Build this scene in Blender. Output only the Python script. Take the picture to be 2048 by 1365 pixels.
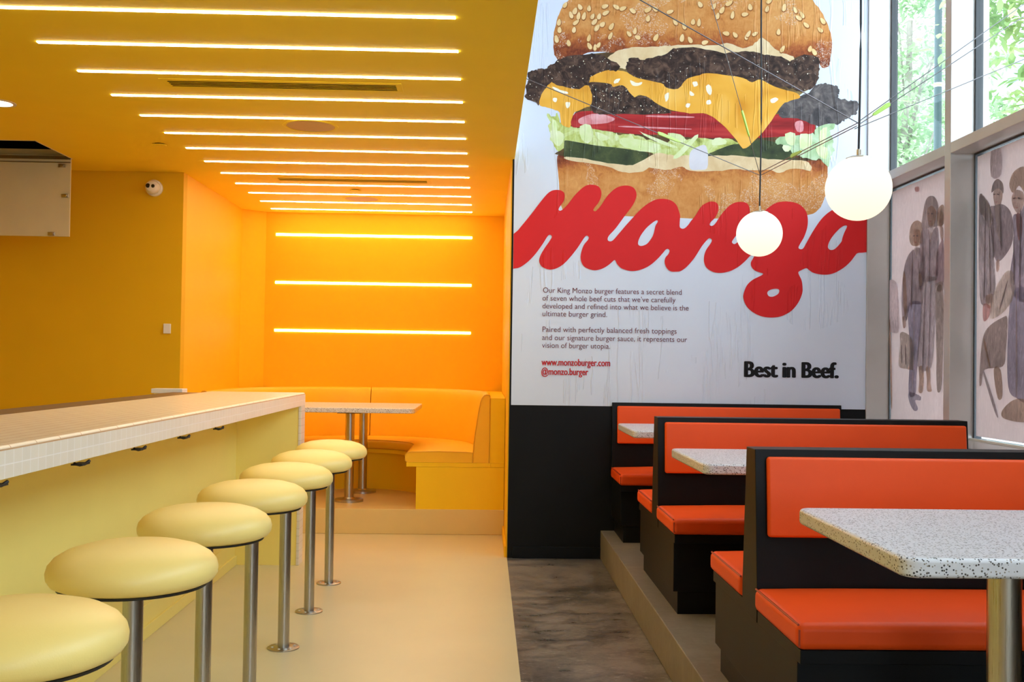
import bpy, bmesh, math, random
from mathutils import Vector, Matrix
from mathutils.geometry import tessellate_polygon

# ---------------------------------------------------------------- scene, camera, sky, exposure
for o in list(bpy.data.objects):
    bpy.data.objects.remove(o, do_unlink=True)
SC = bpy.context.scene
COL = SC.collection
R = math.radians
PI = math.pi

YAW, PITCH, ROLL, FPX, EYE = 0.0264, 0.0198, 0.0143, 2038.4, 1.3
fw = Vector((math.sin(YAW)*math.cos(PITCH), math.cos(YAW)*math.cos(PITCH), math.sin(PITCH)))
r0 = Vector((math.cos(YAW), -math.sin(YAW), 0))
u0 = r0.cross(fw)
rt = r0*math.cos(ROLL) + u0*math.sin(ROLL)
up = -r0*math.sin(ROLL) + u0*math.cos(ROLL)
cam_data = bpy.data.cameras.new('camera')
cam_data.sensor_fit = 'HORIZONTAL'
cam_data.sensor_width = 36.0
cam_data.lens = 36.0*FPX/2048
cam_data.clip_start = 0.05
cam_data.clip_end = 300
cam = bpy.data.objects.new('camera', cam_data)
cam.matrix_world = Matrix(((rt.x, up.x, -fw.x, 0), (rt.y, up.y, -fw.y, 0), (rt.z, up.z, -fw.z, EYE), (0, 0, 0, 1)))
COL.objects.link(cam)
SC.camera = cam

SKY_STRENGTH = 6.1
LED_CEILING = 26.0
LED_WALL = 17.0
GLOBE_STRENGTH = 1.25
w = bpy.data.worlds.new('sky'); SC.world = w
w.use_nodes = True
bg = w.node_tree.nodes['Background']
bg.inputs['Color'].default_value = (0.82, 0.93, 1.08, 1)
bg.inputs['Strength'].default_value = SKY_STRENGTH

vs = SC.view_settings
SC.display_settings.display_device = 'sRGB'
vs.view_transform = 'Standard'; vs.look = 'None'; vs.gamma = 1.0; vs.use_curve_mapping = False
vs.exposure = 0.0
cy = SC.cycles
cy.use_denoising = True
cy.max_bounces = 12; cy.diffuse_bounces = 7; cy.glossy_bounces = 4; cy.transmission_bounces = 6; cy.transparent_max_bounces = 12
cy.caustics_reflective = False; cy.caustics_refractive = False
cy.sample_clamp_indirect = 8.0

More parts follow.
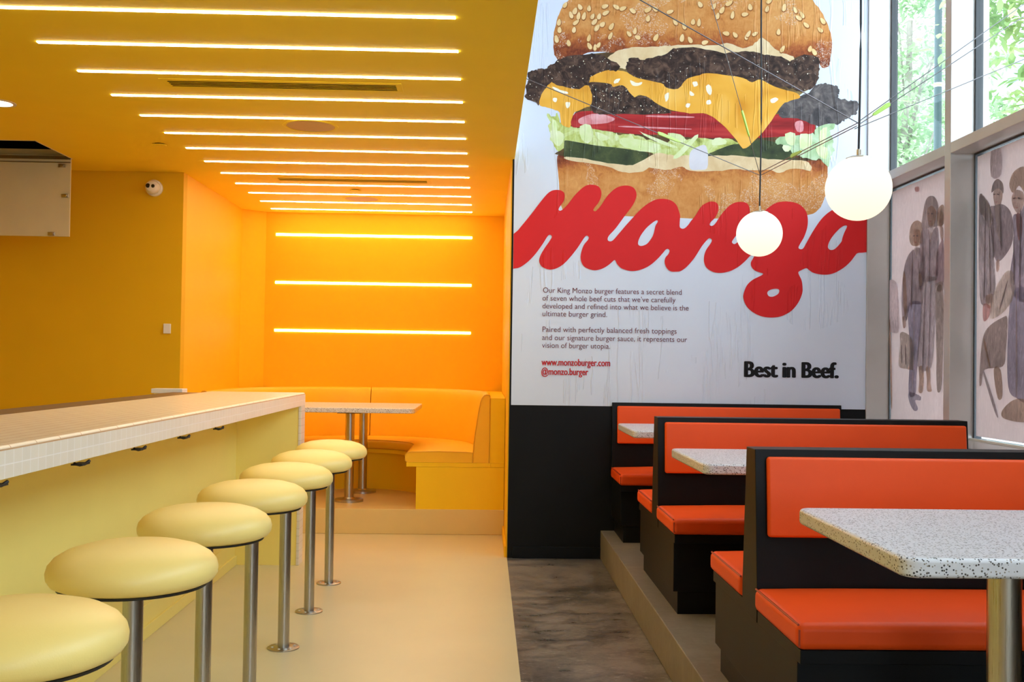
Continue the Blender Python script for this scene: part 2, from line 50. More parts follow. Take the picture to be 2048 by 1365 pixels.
# printed artwork outlines in metres on the mural plane (x, z) and on the film plane (y, z)
ART = {"gap":[[0.556,3.339],[1.075,3.398],[2.087,3.393],[2.189,3.338],[2.173,3.179],[2.089,3.116],[2.04,2.974],[2.192,2.933],[2.2,2.876],[2.255,2.749],[2.228,2.681],[1.419,2.658],[0.514,2.667],[0.513,2.748],[0.492,2.864],[0.577,2.957],[0.635,3.119],[0.607,3.253]],"top_bun":[[0.524,3.721],[0.481,3.667],[0.455,3.605],[0.433,3.524],[0.427,3.454],[0.428,3.383],[0.442,3.34],[0.466,3.31],[0.512,3.314],[0.589,3.34],[0.656,3.368],[0.739,3.377],[0.82,3.372],[0.9,3.4],[1.041,3.414],[1.175,3.417],[1.394,3.422],[1.522,3.424],[1.566,3.436],[1.654,3.427],[1.718,3.402],[1.806,3.4],[1.877,3.416],[1.931,3.403],[1.969,3.374],[2.057,3.369],[2.117,3.384],[2.189,3.365],[2.216,3.332],[2.24,3.302],[2.281,3.316],[2.294,3.371],[2.303,3.469],[2.292,3.54],[2.268,3.611],[2.223,3.691],[2.168,3.761],[2.082,3.894],[1.878,4.059],[1.572,4.159],[1.335,4.18],[1.032,4.139],[0.765,4.014],[0.599,3.841]],"patty_a":[[0.459,3.317],[0.422,3.282],[0.399,3.278],[0.379,3.258],[0.349,3.257],[0.319,3.246],[0.293,3.246],[0.269,3.232],[0.257,3.205],[0.26,3.178],[0.247,3.144],[0.251,3.107],[0.242,3.06],[0.296,3.035],[0.339,3.009],[0.355,3.066],[0.381,3.113],[0.418,3.155],[0.451,3.138],[0.515,3.123],[0.558,3.127],[0.602,3.115],[0.655,3.146],[0.681,3.204],[0.741,3.239],[0.791,3.257],[0.848,3.251],[0.874,3.292],[0.79,3.331],[0.766,3.357],[0.689,3.362],[0.599,3.353],[0.522,3.338]],"patty_b":[[0.921,3.297],[0.928,3.327],[0.948,3.344],[0.981,3.342],[1.025,3.332],[1.069,3.344],[1.129,3.355],[1.192,3.383],[1.236,3.408],[1.29,3.419],[1.411,3.415],[1.522,3.397],[1.583,3.389],[1.664,3.401],[1.745,3.399],[1.816,3.391],[1.894,3.375],[1.958,3.377],[2.003,3.347],[2.047,3.355],[2.117,3.391],[2.199,3.375],[2.223,3.349],[2.213,3.318],[2.223,3.288],[2.21,3.257],[2.217,3.234],[2.204,3.203],[2.174,3.165],[2.13,3.148],[2.082,3.136],[2.042,3.156],[1.97,3.164],[1.916,3.153],[1.879,3.186],[1.825,3.205],[1.764,3.187],[1.727,3.193],[1.7,3.209],[1.639,3.228],[1.558,3.23],[1.46,3.241],[1.346,3.218],[1.326,3.191],[1.309,3.16],[1.256,3.132],[1.185,3.137],[1.151,3.18],[1.043,3.192],[0.973,3.217],[0.919,3.246]],"patty_c":[[2.19,3.183],[2.224,3.187],[2.255,3.201],[2.278,3.191],[2.306,3.189],[2.343,3.176],[2.357,3.146],[2.347,3.122],[2.357,3.098],[2.398,3.096],[2.425,3.083],[2.452,3.09],[2.483,3.067],[2.48,3.03],[2.473,3.0],[2.439,2.982],[2.409,2.958],[2.375,2.943],[2.345,2.923],[2.284,2.928],[2.22,2.903],[2.186,2.916],[2.104,2.948],[2.023,2.956],[1.962,2.965],[1.938,3.005],[1.961,3.05],[2.005,3.094],[2.093,3.11],[2.147,3.131]],"patty_d":[[0.652,3.153],[0.692,3.177],[0.742,3.168],[0.805,3.176],[0.839,3.154],[0.893,3.168],[0.937,3.125],[0.974,3.086],[1.011,3.087],[1.044,3.104],[1.082,3.068],[1.133,3.032],[1.197,3.0],[1.214,2.97],[1.046,2.963],[0.835,2.962],[0.745,2.957],[0.694,2.979],[0.677,3.026],[0.679,3.086]],"cheese_a":[[0.348,3.079],[0.381,3.127],[0.417,3.165],[0.451,3.149],[0.515,3.136],[0.602,3.125],[0.655,3.153],[0.682,3.113],[0.687,3.026],[0.64,2.995],[0.577,2.967],[0.554,2.923],[0.545,2.869],[0.512,2.872],[0.488,2.888],[0.474,2.961],[0.427,2.984],[0.376,2.999],[0.339,3.015]],"cheese_b":[[0.681,3.211],[0.778,3.25],[0.848,3.258],[0.919,3.243],[1.0,3.204],[1.151,3.177],[1.185,3.148],[1.266,3.139],[1.326,3.208],[1.413,3.237],[1.46,3.251],[1.564,3.243],[1.7,3.223],[1.764,3.194],[1.825,3.215],[1.916,3.167],[2.042,3.136],[2.093,3.103],[2.022,3.074],[1.972,3.05],[1.918,2.968],[1.848,2.869],[1.785,2.803],[1.745,2.762],[1.714,2.748],[1.691,2.761],[1.643,2.827],[1.561,2.91],[1.5,2.959],[1.436,2.978],[1.348,2.976],[1.311,2.982],[1.224,2.994],[1.133,3.032],[1.072,3.075],[1.011,3.093],[0.974,3.076],[0.937,3.115],[0.893,3.155],[0.833,3.143],[0.806,3.166],[0.692,3.174],[0.655,3.166]],"tomato":[[0.551,2.892],[0.554,2.929],[0.571,2.953],[0.62,2.974],[0.781,2.981],[1.133,2.988],[1.399,2.984],[1.685,2.986],[1.955,2.982],[2.185,2.96],[2.193,2.916],[2.186,2.872],[2.132,2.851],[1.882,2.826],[1.616,2.813],[1.35,2.815],[1.135,2.827],[0.961,2.83],[0.783,2.847],[0.642,2.868],[0.568,2.866]],"lettuce_a":[[0.394,2.95],[0.43,2.937],[0.464,2.954],[0.481,2.894],[0.552,2.879],[0.595,2.863],[0.642,2.894],[0.695,2.875],[0.763,2.847],[0.843,2.841],[0.88,2.822],[0.96,2.834],[1.031,2.805],[1.115,2.787],[1.183,2.768],[1.233,2.809],[1.28,2.817],[1.35,2.801],[1.417,2.826],[1.519,2.795],[1.603,2.817],[1.67,2.784],[1.654,2.737],[1.553,2.715],[1.469,2.693],[1.419,2.665],[1.315,2.673],[1.217,2.681],[1.136,2.696],[1.059,2.712],[0.855,2.728],[0.714,2.738],[0.536,2.768],[0.52,2.741],[0.467,2.707],[0.44,2.74],[0.413,2.779],[0.422,2.82],[0.398,2.853],[0.408,2.903]],"pickle_a":[[0.51,2.764],[0.536,2.778],[0.714,2.748],[0.915,2.729],[1.066,2.705],[1.05,2.665],[0.97,2.619],[0.839,2.627],[0.682,2.644],[0.521,2.664],[0.507,2.704]],"pickle_b":[[1.469,2.7],[1.536,2.735],[1.6,2.763],[1.67,2.778],[1.741,2.772],[1.812,2.811],[1.92,2.796],[2.008,2.771],[2.073,2.685],[1.921,2.665],[1.644,2.68],[1.493,2.683]],"onion":[[1.351,2.711],[1.395,2.749],[1.448,2.766],[1.465,2.74],[1.472,2.696],[1.467,2.609],[1.413,2.598],[1.352,2.607]],"lettuce_b":[[1.92,2.793],[1.953,2.83],[1.973,2.844],[1.99,2.865],[2.051,2.873],[2.105,2.86],[2.142,2.871],[2.186,2.855],[2.196,2.893],[2.243,2.917],[2.284,2.928],[2.311,2.932],[2.338,2.926],[2.315,2.892],[2.291,2.871],[2.308,2.838],[2.319,2.801],[2.316,2.774],[2.326,2.747],[2.303,2.703],[2.3,2.669],[2.28,2.638],[2.232,2.684],[2.178,2.68],[2.117,2.692],[2.062,2.711],[2.008,2.761],[1.964,2.777]],"sauce_b":[[0.521,2.671],[0.648,2.657],[0.802,2.633],[0.899,2.621],[0.97,2.623],[1.05,2.665],[1.12,2.703],[1.2,2.698],[1.271,2.686],[1.351,2.697],[1.476,2.693],[1.57,2.698],[1.661,2.7],[1.789,2.689],[1.921,2.678],[2.026,2.677],[2.134,2.669],[2.168,2.639],[2.161,2.606],[2.094,2.618],[2.026,2.616],[1.955,2.588],[1.884,2.61],[1.756,2.601],[1.655,2.609],[1.521,2.59],[1.353,2.59],[1.299,2.616],[1.185,2.593],[1.077,2.605],[1.034,2.577],[0.944,2.569],[0.873,2.581],[0.802,2.609],[0.648,2.63],[0.525,2.648]],"bottom_bun":[[0.464,2.673],[0.521,2.674],[0.802,2.646],[1.083,2.652],[1.621,2.662],[2.093,2.672],[2.232,2.694],[2.266,2.668],[2.283,2.621],[2.277,2.507],[2.258,2.412],[2.218,2.344],[2.154,2.309],[1.962,2.289],[1.759,2.279],[1.356,2.272],[0.92,2.28],[0.586,2.288],[0.519,2.3],[0.485,2.373],[0.472,2.546]],"sauce_a":[[0.76,3.303],[0.81,3.355],[0.863,3.389],[0.954,3.412],[1.084,3.418],[1.219,3.431],[1.343,3.441],[1.502,3.438],[1.593,3.456],[1.698,3.425],[1.765,3.447],[1.805,3.485],[1.829,3.502],[1.876,3.463],[1.914,3.427],[1.968,3.394],[2.04,3.375],[2.047,3.342],[2.003,3.341],[1.958,3.367],[1.816,3.377],[1.664,3.387],[1.523,3.381],[1.432,3.385],[1.344,3.4],[1.236,3.401],[1.193,3.37],[1.129,3.342],[1.025,3.322],[0.975,3.335],[0.948,3.327],[0.928,3.287],[0.908,3.266],[0.848,3.275],[0.791,3.27]],"shine":[[[1.363,3.185],[1.386,3.192],[1.4,3.169],[1.373,3.158]],[[1.454,3.163],[1.478,3.171],[1.495,3.131],[1.482,3.103],[1.461,3.123]],[[1.459,3.063],[1.482,3.07],[1.489,3.046],[1.462,3.039]],[[1.887,3.078],[1.927,3.096],[1.941,3.079],[1.904,3.055]],[[1.347,3.127],[1.374,3.108],[1.367,3.094],[1.344,3.104]],[[0.435,3.064],[0.456,3.055],[0.449,3.034],[0.429,3.041]],[[0.513,3.029],[0.543,3.033],[0.54,3.003],[0.52,2.996]],[[0.424,3.135],[0.475,3.116],[0.525,3.103],[0.519,3.09],[0.448,3.108]],[[0.943,3.193],[0.983,3.173],[1.023,3.181],[1.01,3.157],[0.963,3.153]],[[1.179,3.097],[1.206,3.111],[1.199,3.064],[1.183,3.053]],[[1.321,3.039],[1.348,3.043],[1.341,3.016],[1.321,3.019]],[[0.842,3.191],[0.876,3.201],[0.862,3.174],[0.836,3.167]]],"tomshine":[[[0.604,2.924],[0.694,2.959],[0.785,2.954],[0.845,2.929],[0.795,2.901],[0.678,2.888],[0.612,2.89]],[[2.057,2.93],[2.108,2.938],[2.112,2.874],[2.071,2.87]],[[1.08,2.957],[1.349,2.956],[1.349,2.946],[1.08,2.947]],[[0.913,2.883],[1.316,2.875],[1.316,2.868],[0.913,2.873]]],"shred":[[[1.014,2.845],[1.034,2.839],[1.257,2.752],[1.233,2.745],[1.082,2.799]],[[0.612,2.877],[0.679,2.885],[0.7,2.812],[0.667,2.761],[0.62,2.79]],[[0.881,2.795],[0.954,2.803],[1.149,2.76],[1.116,2.709],[0.915,2.736]],[[1.199,2.839],[1.283,2.834],[1.323,2.797],[1.27,2.776],[1.216,2.789]],[[1.384,2.826],[1.401,2.816],[1.318,2.713],[1.258,2.669],[1.244,2.688]],[[0.853,2.835],[0.874,2.792],[0.85,2.785]],[[0.954,2.83],[0.974,2.79],[0.944,2.797]],[[1.518,2.815],[1.586,2.809],[1.593,2.776],[1.499,2.767]],[[0.427,2.92],[0.461,2.881],[0.452,2.82],[0.425,2.84]],[[1.99,2.851],[2.058,2.859],[2.052,2.778],[2.004,2.784]],[[2.092,2.853],[2.176,2.842],[2.153,2.747],[2.092,2.759]],[[2.227,2.876],[2.277,2.901],[2.261,2.799],[2.228,2.782]],[[0.412,2.839],[0.479,2.841],[0.513,2.798],[0.473,2.74],[0.433,2.766]],[[1.977,2.777],[2.038,2.765],[2.012,2.731],[1.978,2.743]],[[2.201,2.775],[2.279,2.763],[2.269,2.688],[2.221,2.708]],[[0.713,2.839],[0.763,2.826],[0.813,2.801],[0.767,2.78],[0.726,2.799]]],"seeds":[[0.501,3.687,60],[0.542,3.621,110],[0.568,3.648,70],[0.601,3.676,120],[0.563,3.521,80],[0.592,3.615,80],[0.629,3.616,75],[0.576,3.571,40],[0.662,3.668,85],[0.686,3.614,60],[0.73,3.615,75],[0.776,3.64,30],[0.7,3.578,50],[0.717,3.538,55],[0.754,3.562,45],[0.769,3.684,20],[0.843,3.682,150],[0.89,3.673,25],[0.814,3.55,60],[0.808,3.486,65],[0.664,3.469,75],[0.668,3.415,120],[0.705,3.406,85],[0.729,3.423,60],[0.528,3.432,100],[0.932,3.502,130],[0.972,3.523,80],[0.99,3.48,160],[0.954,3.658,150],[1.058,3.667,30],[1.105,3.675,140],[1.059,3.609,80],[1.114,3.483,60],[1.241,3.59,120],[1.302,3.564,110],[1.362,3.593,80],[1.206,3.657,20],[1.289,3.483,80],[1.343,3.471,120],[1.408,3.712,120],[1.402,3.59,85],[1.502,3.701,60],[1.557,3.678,60],[1.527,3.637,75],[1.603,3.724,30],[1.628,3.646,80],[1.712,3.652,10],[1.746,3.703,100],[1.585,3.52,170],[1.646,3.512,130],[1.724,3.5,80],[1.737,3.521,60],[1.781,3.522,30],[1.444,3.456,20],[1.861,3.692,75],[1.94,3.539,85],[1.874,3.743,30],[1.976,3.705,75],[1.968,3.424,60],[2.075,3.637,150],[2.098,3.657,120],[2.154,3.429,75],[2.182,3.409,120],[2.126,3.59,140],[2.221,3.559,140],[2.238,3.62,130],[2.05,3.69,120],[0.462,3.569,80],[0.466,3.518,90],[0.447,3.457,100],[1.013,3.784,40],[1.137,3.837,80],[1.272,3.807,110],[1.474,3.829,60],[1.642,3.883,90],[1.812,3.803,120],[1.947,3.874,60],[0.868,3.831,100],[0.734,3.794,70],[1.068,3.937,40],[1.405,3.945,130],[1.743,3.987,60]],"logo_out":[[[0.169,1.916],[0.211,1.92],[0.246,1.938],[0.289,1.974],[0.332,2.023],[0.375,2.085],[0.405,2.134],[0.421,2.145],[0.434,2.132],[0.419,2.103],[0.389,2.059],[0.363,2.014],[0.352,1.979],[0.356,1.951],[0.377,1.927],[0.421,1.913],[0.465,1.921],[0.509,1.947],[0.552,1.991],[0.604,2.058],[0.647,2.125],[0.665,2.143],[0.68,2.132],[0.672,2.112],[0.648,2.081],[0.632,2.037],[0.627,1.992],[0.639,1.953],[0.667,1.927],[0.72,1.913],[0.773,1.925],[0.817,1.952],[0.85,1.982],[0.86,1.979],[0.874,1.954],[0.905,1.927],[0.967,1.912],[1.029,1.922],[1.09,1.952],[1.142,1.997],[1.177,2.037],[1.195,2.059],[1.21,2.064],[1.221,2.052],[1.213,2.029],[1.195,2.007],[1.189,1.976],[1.2,1.941],[1.227,1.916],[1.263,1.913],[1.302,1.92],[1.346,1.956],[1.39,2.01],[1.438,2.087],[1.473,2.13],[1.49,2.141],[1.504,2.128],[1.495,2.104],[1.466,2.061],[1.453,2.017],[1.455,1.973],[1.475,1.938],[1.519,1.914],[1.572,1.91],[1.634,1.925],[1.687,1.955],[1.731,1.993],[1.762,2.027],[1.777,2.036],[1.79,2.029],[1.78,2.007],[1.768,1.983],[1.771,1.956],[1.794,1.93],[1.829,1.917],[1.847,1.911],[1.848,1.903],[1.821,1.888],[1.777,1.864],[1.742,1.828],[1.721,1.774],[1.72,1.739],[1.743,1.687],[1.788,1.648],[1.85,1.622],[1.921,1.617],[1.983,1.629],[2.045,1.665],[2.089,1.719],[2.115,1.781],[2.117,1.825],[2.11,1.869],[2.092,1.906],[2.089,1.925],[2.114,1.94],[2.142,1.951],[2.163,1.936],[2.194,1.919],[2.256,1.909],[2.318,1.917],[2.381,1.949],[2.434,1.994],[2.469,2.039],[2.485,2.057],[2.514,2.061],[2.547,2.061]],[[2.548,2.364],[2.502,2.397],[2.422,2.404],[2.359,2.378],[2.319,2.349],[2.271,2.314],[2.227,2.265],[2.183,2.197],[2.143,2.126],[2.121,2.086],[2.103,2.077],[2.087,2.087],[2.099,2.115],[2.125,2.161],[2.145,2.223],[2.149,2.277],[2.139,2.325],[2.114,2.36],[2.079,2.383],[2.029,2.395],[1.976,2.395],[1.932,2.385],[1.892,2.36],[1.852,2.324],[1.799,2.261],[1.738,2.19],[1.685,2.127],[1.663,2.107],[1.65,2.105],[1.639,2.117],[1.65,2.139],[1.694,2.198],[1.737,2.256],[1.757,2.305],[1.754,2.349],[1.736,2.38],[1.692,2.388],[1.647,2.378],[1.603,2.346],[1.56,2.293],[1.525,2.239],[1.503,2.223],[1.489,2.229],[1.494,2.247],[1.524,2.279],[1.543,2.319],[1.546,2.354],[1.532,2.379],[1.501,2.387],[1.47,2.379],[1.43,2.352],[1.391,2.289],[1.363,2.254],[1.343,2.225],[1.321,2.205],[1.304,2.201],[1.288,2.211],[1.287,2.242],[1.289,2.286],[1.28,2.321],[1.262,2.361],[1.226,2.389],[1.173,2.399],[1.12,2.391],[1.067,2.361],[1.015,2.316],[0.971,2.267],[0.928,2.218],[0.876,2.155],[0.841,2.115],[0.819,2.108],[0.806,2.119],[0.814,2.145],[0.858,2.195],[0.918,2.279],[0.97,2.351],[0.992,2.4],[0.994,2.435],[0.978,2.466],[0.947,2.481],[0.907,2.482],[0.863,2.468],[0.828,2.441],[0.793,2.401],[0.759,2.347],[0.733,2.316],[0.72,2.307],[0.708,2.313],[0.715,2.33],[0.741,2.364],[0.758,2.404],[0.759,2.44],[0.744,2.47],[0.713,2.483],[0.669,2.482],[0.63,2.459],[0.582,2.41],[0.539,2.352],[0.504,2.316],[0.486,2.306],[0.476,2.313],[0.482,2.33],[0.508,2.369],[0.516,2.4],[0.511,2.426],[0.489,2.442],[0.458,2.445],[0.427,2.438],[0.397,2.415],[0.354,2.362],[0.285,2.268],[0.207,2.17],[0.173,2.116]]],"logo_holes":[[[1.131,2.254],[1.14,2.245],[1.125,2.217],[1.114,2.168],[1.101,2.137],[1.071,2.097],[1.035,2.081],[1.013,2.087],[1.01,2.109],[1.026,2.149],[1.061,2.198],[1.1,2.234]],[[2.405,2.243],[2.414,2.234],[2.395,2.192],[2.383,2.157],[2.375,2.13],[2.335,2.085],[2.304,2.076],[2.286,2.093],[2.294,2.129],[2.321,2.173],[2.361,2.218],[2.387,2.237]],[[1.88,1.777],[1.888,1.795],[1.919,1.808],[1.95,1.809],[1.961,1.796],[1.951,1.774],[1.92,1.757],[1.893,1.758]]],"text":[["Our King Monzo burger features a secret blend",0.38,1.758,1.305,1.759,"body"],["of seven whole beef cuts that we\u2019ve carefully",0.377,1.706,1.265,1.706,"body"],["developed and refined into what we believe is the",0.378,1.654,1.353,1.654,"body"],["ultimate burger grind.",0.379,1.602,0.808,1.603,"body"],["Paired with perfectly balanced fresh toppings",0.38,1.498,1.274,1.498,"body"],["and our signature burger sauce, it represents our",0.378,1.442,1.345,1.446,"body"],["vision of burger utopia.",0.378,1.392,0.831,1.392,"body"],["www.monzoburger.com",0.377,1.274,0.832,1.277,"red"],["@monzo.burger",0.377,1.213,0.687,1.214,"red"],["Best in Beef.",1.736,1.217,2.359,1.22,"black"]],"film":[[1,"a","hair",[[6.438,2.117],[6.426,2.187],[6.372,2.22],[6.292,2.215],[6.233,2.169],[6.225,2.092],[6.27,2.062],[6.39,2.069]]],[1,"a","skin",[[6.378,2.153],[6.331,2.172],[6.278,2.147],[6.271,2.104],[6.303,2.066],[6.343,2.061],[6.37,2.095]]],[1,"a","jacket",[[6.447,2.018],[6.362,2.044],[6.279,2.042],[6.214,1.98],[6.19,1.867],[6.233,1.76],[6.226,1.69],[6.408,1.693],[6.465,1.603],[6.535,1.591],[6.552,1.781],[6.515,1.938]]],[1,"a","pale",[[6.362,2.051],[6.289,2.049],[6.302,2.003],[6.328,1.994]]],[1,"a","denim",[[6.439,1.702],[6.242,1.691],[6.261,1.47],[6.31,1.261],[6.325,1.132],[6.43,1.134],[6.413,1.402],[6.444,1.588]]],[1,"a","shoe",[[6.43,1.134],[6.328,1.132],[6.249,1.117],[6.255,1.093],[6.328,1.09],[6.287,1.039],[6.347,1.025],[6.415,1.075]]],[1,"a","bag",[[6.555,1.527],[6.38,1.472],[6.358,1.296],[6.47,1.288],[6.587,1.309],[6.567,1.433]]],[1,"b","darkhair",[[6.252,2.165],[6.218,2.285],[6.171,2.34],[6.078,2.334],[6.016,2.268],[6.02,2.154],[6.075,2.148],[6.168,2.151]]],[1,"b","skin",[[6.17,2.264],[6.108,2.282],[6.052,2.246],[6.051,2.192],[6.1,2.151],[6.15,2.179]]],[1,"b","jacket",[[6.258,2.137],[6.168,2.151],[6.112,2.116],[6.044,2.144],[6.007,2.092],[6.01,1.852],[6.07,1.823],[6.241,1.837],[6.269,1.985]]],[1,"b","pale",[[6.149,2.148],[6.075,2.148],[6.117,2.058]]],[1,"b","skirt",[[6.215,1.835],[6.046,1.828],[6.038,1.666],[6.051,1.506],[6.1,1.297],[6.291,1.306],[6.262,1.539]]],[1,"b","boot",[[6.272,1.3],[6.207,1.298],[6.199,1.208],[6.217,1.144],[6.276,1.148],[6.264,1.22]]],[1,"b","boot",[[6.169,1.298],[6.112,1.296],[6.105,1.21],[6.086,1.156],[6.154,1.157],[6.155,1.222]]],[1,"c","hair",[[6.027,2.216],[5.998,2.258],[5.938,2.256],[5.937,2.15],[6.014,2.147]]],[1,"c","skin",[[5.997,2.211],[5.944,2.21],[5.943,2.151],[5.978,2.149],[5.943,2.124],[5.942,2.058],[5.977,2.069]]],[1,"c","plum",[[6.027,1.974],[5.977,2.042],[5.936,2.044],[5.932,1.793],[6.04,1.801]]],[1,"c","pale",[[6.04,1.801],[5.938,1.806],[5.938,1.753],[6.024,1.757]]],[1,"c","olive",[[6.033,1.747],[5.935,1.747],[5.935,1.331],[5.954,1.173],[6.013,1.171],[6.022,1.398]]],[1,"a","dark",[[6.364,2.131],[6.34,2.131],[6.34,2.124],[6.364,2.125]]],[1,"a","dark",[[6.314,2.128],[6.29,2.123],[6.29,2.116],[6.314,2.121]]],[1,"a","red",[[6.346,2.089],[6.303,2.084],[6.323,2.078]]],[1,"a","dark",[[6.375,2.01],[6.362,2.009],[6.37,1.698],[6.391,1.699]]],[1,"a","dark",[[6.288,1.959],[6.275,1.958],[6.234,1.815],[6.246,1.761],[6.26,1.817]]],[1,"a","hair",[[6.511,1.894],[6.476,1.897],[6.445,1.703],[6.465,1.617],[6.501,1.691]]],[1,"a","pale",[[6.343,1.655],[6.33,1.654],[6.332,1.401],[6.349,1.148],[6.355,1.148],[6.346,1.401]]],[1,"b","dark",[[6.145,2.241],[6.123,2.239],[6.123,2.232],[6.144,2.234]]],[1,"b","dark",[[6.095,2.235],[6.073,2.23],[6.073,2.224],[6.095,2.228]]],[1,"b","red",[[6.128,2.192],[6.088,2.188],[6.106,2.181]]],[1,"b","dark",[[6.117,2.057],[6.105,2.056],[6.108,1.833],[6.12,1.834]]],[1,"b","dark",[[6.219,2.091],[6.206,2.089],[6.19,1.867],[6.202,1.841]]],[1,"b","grey",[[6.176,1.784],[6.163,1.783],[6.188,1.317],[6.207,1.317]]],[1,"b","grey",[[6.095,1.791],[6.082,1.79],[6.107,1.318],[6.122,1.318]]],[1,"b","skin",[[6.267,1.874],[6.228,1.876],[6.214,1.814],[6.253,1.808]]],[1,"a","skin",[[6.507,1.616],[6.465,1.62],[6.45,1.56],[6.492,1.552]]],[1,"a","dark",[[6.525,1.432],[6.511,1.432],[6.502,1.331],[6.516,1.331]]],[1,"a","dark",[[6.462,1.431],[6.448,1.431],[6.439,1.324],[6.453,1.324]]],[1,"d","wall_tone",[[6.736,1.853],[6.622,1.859],[6.573,1.783],[6.555,1.549],[6.634,1.522],[6.731,1.569]]],[1,"d","cane",[[6.732,1.599],[6.694,1.568],[6.656,1.08],[6.681,1.072],[6.715,1.524]]],[1,"d","red",[[6.322,2.43],[6.262,2.423],[6.262,2.396],[6.315,2.404]]],[2,"a","darkhair",[[5.382,2.243],[5.365,2.288],[5.318,2.304],[5.262,2.27],[5.256,2.217],[5.294,2.246],[5.346,2.249]]],[2,"a","skin",[[5.36,2.24],[5.317,2.254],[5.266,2.224],[5.275,2.172],[5.316,2.147],[5.35,2.178]]],[2,"a","jacket",[[5.398,2.149],[5.35,2.166],[5.251,2.157],[5.169,2.092],[5.155,1.964],[5.226,1.891],[5.318,1.865],[5.367,1.953]]],[2,"a","pale",[[5.345,2.151],[5.284,2.147],[5.277,1.978],[5.308,2.006]]],[2,"a","skin",[[5.328,1.86],[5.295,1.874],[5.29,1.826],[5.318,1.811]]],[2,"b","grey",[[5.513,2.216],[5.453,2.224],[5.393,2.173],[5.373,2.062],[5.352,1.928],[5.331,1.7],[5.412,1.645],[5.502,1.699]]],[2,"b","pale",[[5.508,2.252],[5.443,2.223],[5.369,2.121],[5.387,2.058],[5.441,2.095],[5.507,2.178]]],[2,"b","skin",[[5.437,1.682],[5.364,1.696],[5.349,1.641],[5.407,1.62]]],[2,"b","red",[[5.457,1.647],[5.373,1.625],[5.399,1.572],[5.456,1.556]]],[2,"c","hair",[[5.189,2.258],[5.14,2.312],[5.032,2.309],[5.031,2.185],[5.091,2.229],[5.139,2.203],[5.17,2.214]]],[2,"c","skin",[[5.165,2.178],[5.126,2.212],[5.052,2.188],[5.047,2.131],[5.09,2.087],[5.143,2.121]]],[2,"c","bluecoat",[[5.151,2.078],[5.083,2.086],[5.009,2.103],[5.006,1.667],[5.134,1.669],[5.175,1.781],[5.137,1.939]]],[2,"c","red",[[5.116,2.085],[5.062,2.066],[5.063,1.975],[5.097,1.957]]],[2,"c","denim",[[5.157,1.676],[5.006,1.667],[5.002,1.177],[5.108,1.151],[5.188,1.206],[5.195,1.436]]],[2,"c","boot",[[5.25,1.076],[5.134,1.139],[5.001,1.138],[5.001,1.038],[5.218,1.037]]],[2,"d","bag",[[5.214,1.802],[5.135,1.778],[5.134,1.675],[5.223,1.599],[5.375,1.565],[5.34,1.7]]],[2,"d","darkbag",[[5.471,1.417],[5.411,1.512],[5.246,1.565],[5.196,1.552],[5.21,1.39],[5.243,1.309],[5.433,1.29],[5.467,1.211],[5.492,1.222]]],[2,"d","boot",[[5.336,1.291],[5.262,1.291],[5.242,1.158],[5.293,1.144]]],[2,"d","grey",[[5.443,1.26],[5.423,1.266],[5.292,1.065],[5.315,1.059]]],[2,"a","dark",[[5.346,2.228],[5.327,2.227],[5.327,2.221],[5.346,2.223]]],[2,"a","dark",[[5.303,2.223],[5.282,2.217],[5.282,2.212],[5.303,2.217]]],[2,"a","red",[[5.331,2.185],[5.298,2.181],[5.314,2.175]]],[2,"a","dark",[[5.279,2.141],[5.265,2.139],[5.249,1.952],[5.263,1.93]]],[2,"a","dark",[[5.354,2.107],[5.344,2.106],[5.328,1.913],[5.342,1.903]]],[2,"c","dark",[[5.139,2.173],[5.117,2.173],[5.117,2.167],[5.139,2.168]]],[2,"c","dark",[[5.091,2.169],[5.069,2.163],[5.069,2.157],[5.091,2.163]]],[2,"c","red",[[5.116,2.121],[5.086,2.119],[5.099,2.113]]],[2,"c","dark",[[5.068,2.067],[5.057,2.065],[5.061,1.682],[5.074,1.682]]],[2,"c","dark",[[5.132,1.938],[5.124,1.96],[5.113,1.776],[5.126,1.732]]],[2,"c","pale",[[5.103,1.639],[5.093,1.638],[5.083,1.22],[5.1,1.185]]],[2,"b","dark",[[5.427,2.154],[5.417,2.152],[5.423,1.73],[5.437,1.707]]],[2,"b","dark",[[5.382,2.039],[5.373,2.038],[5.355,1.749],[5.369,1.726]]],[2,"d","dark",[[5.197,1.737],[5.184,1.741],[5.246,1.624],[5.265,1.618]]],[2,"d","hair",[[5.435,1.441],[5.42,1.452],[5.361,1.32],[5.375,1.313]]],[2,"d","wall_tone",[[5.358,2.467],[5.254,2.445],[5.253,2.316],[5.356,2.323]]]]}
# ---------------------------------------------------------------- materials
def lin(c):
    c = c/255.0
    return c/12.92 if c <= 0.04045 else ((c+0.055)/1.055)**2.4
def S(r, g, b, k=1.0):
    return (min(1, lin(r)*k), min(1, lin(g)*k), min(1, lin(b)*k), 1)

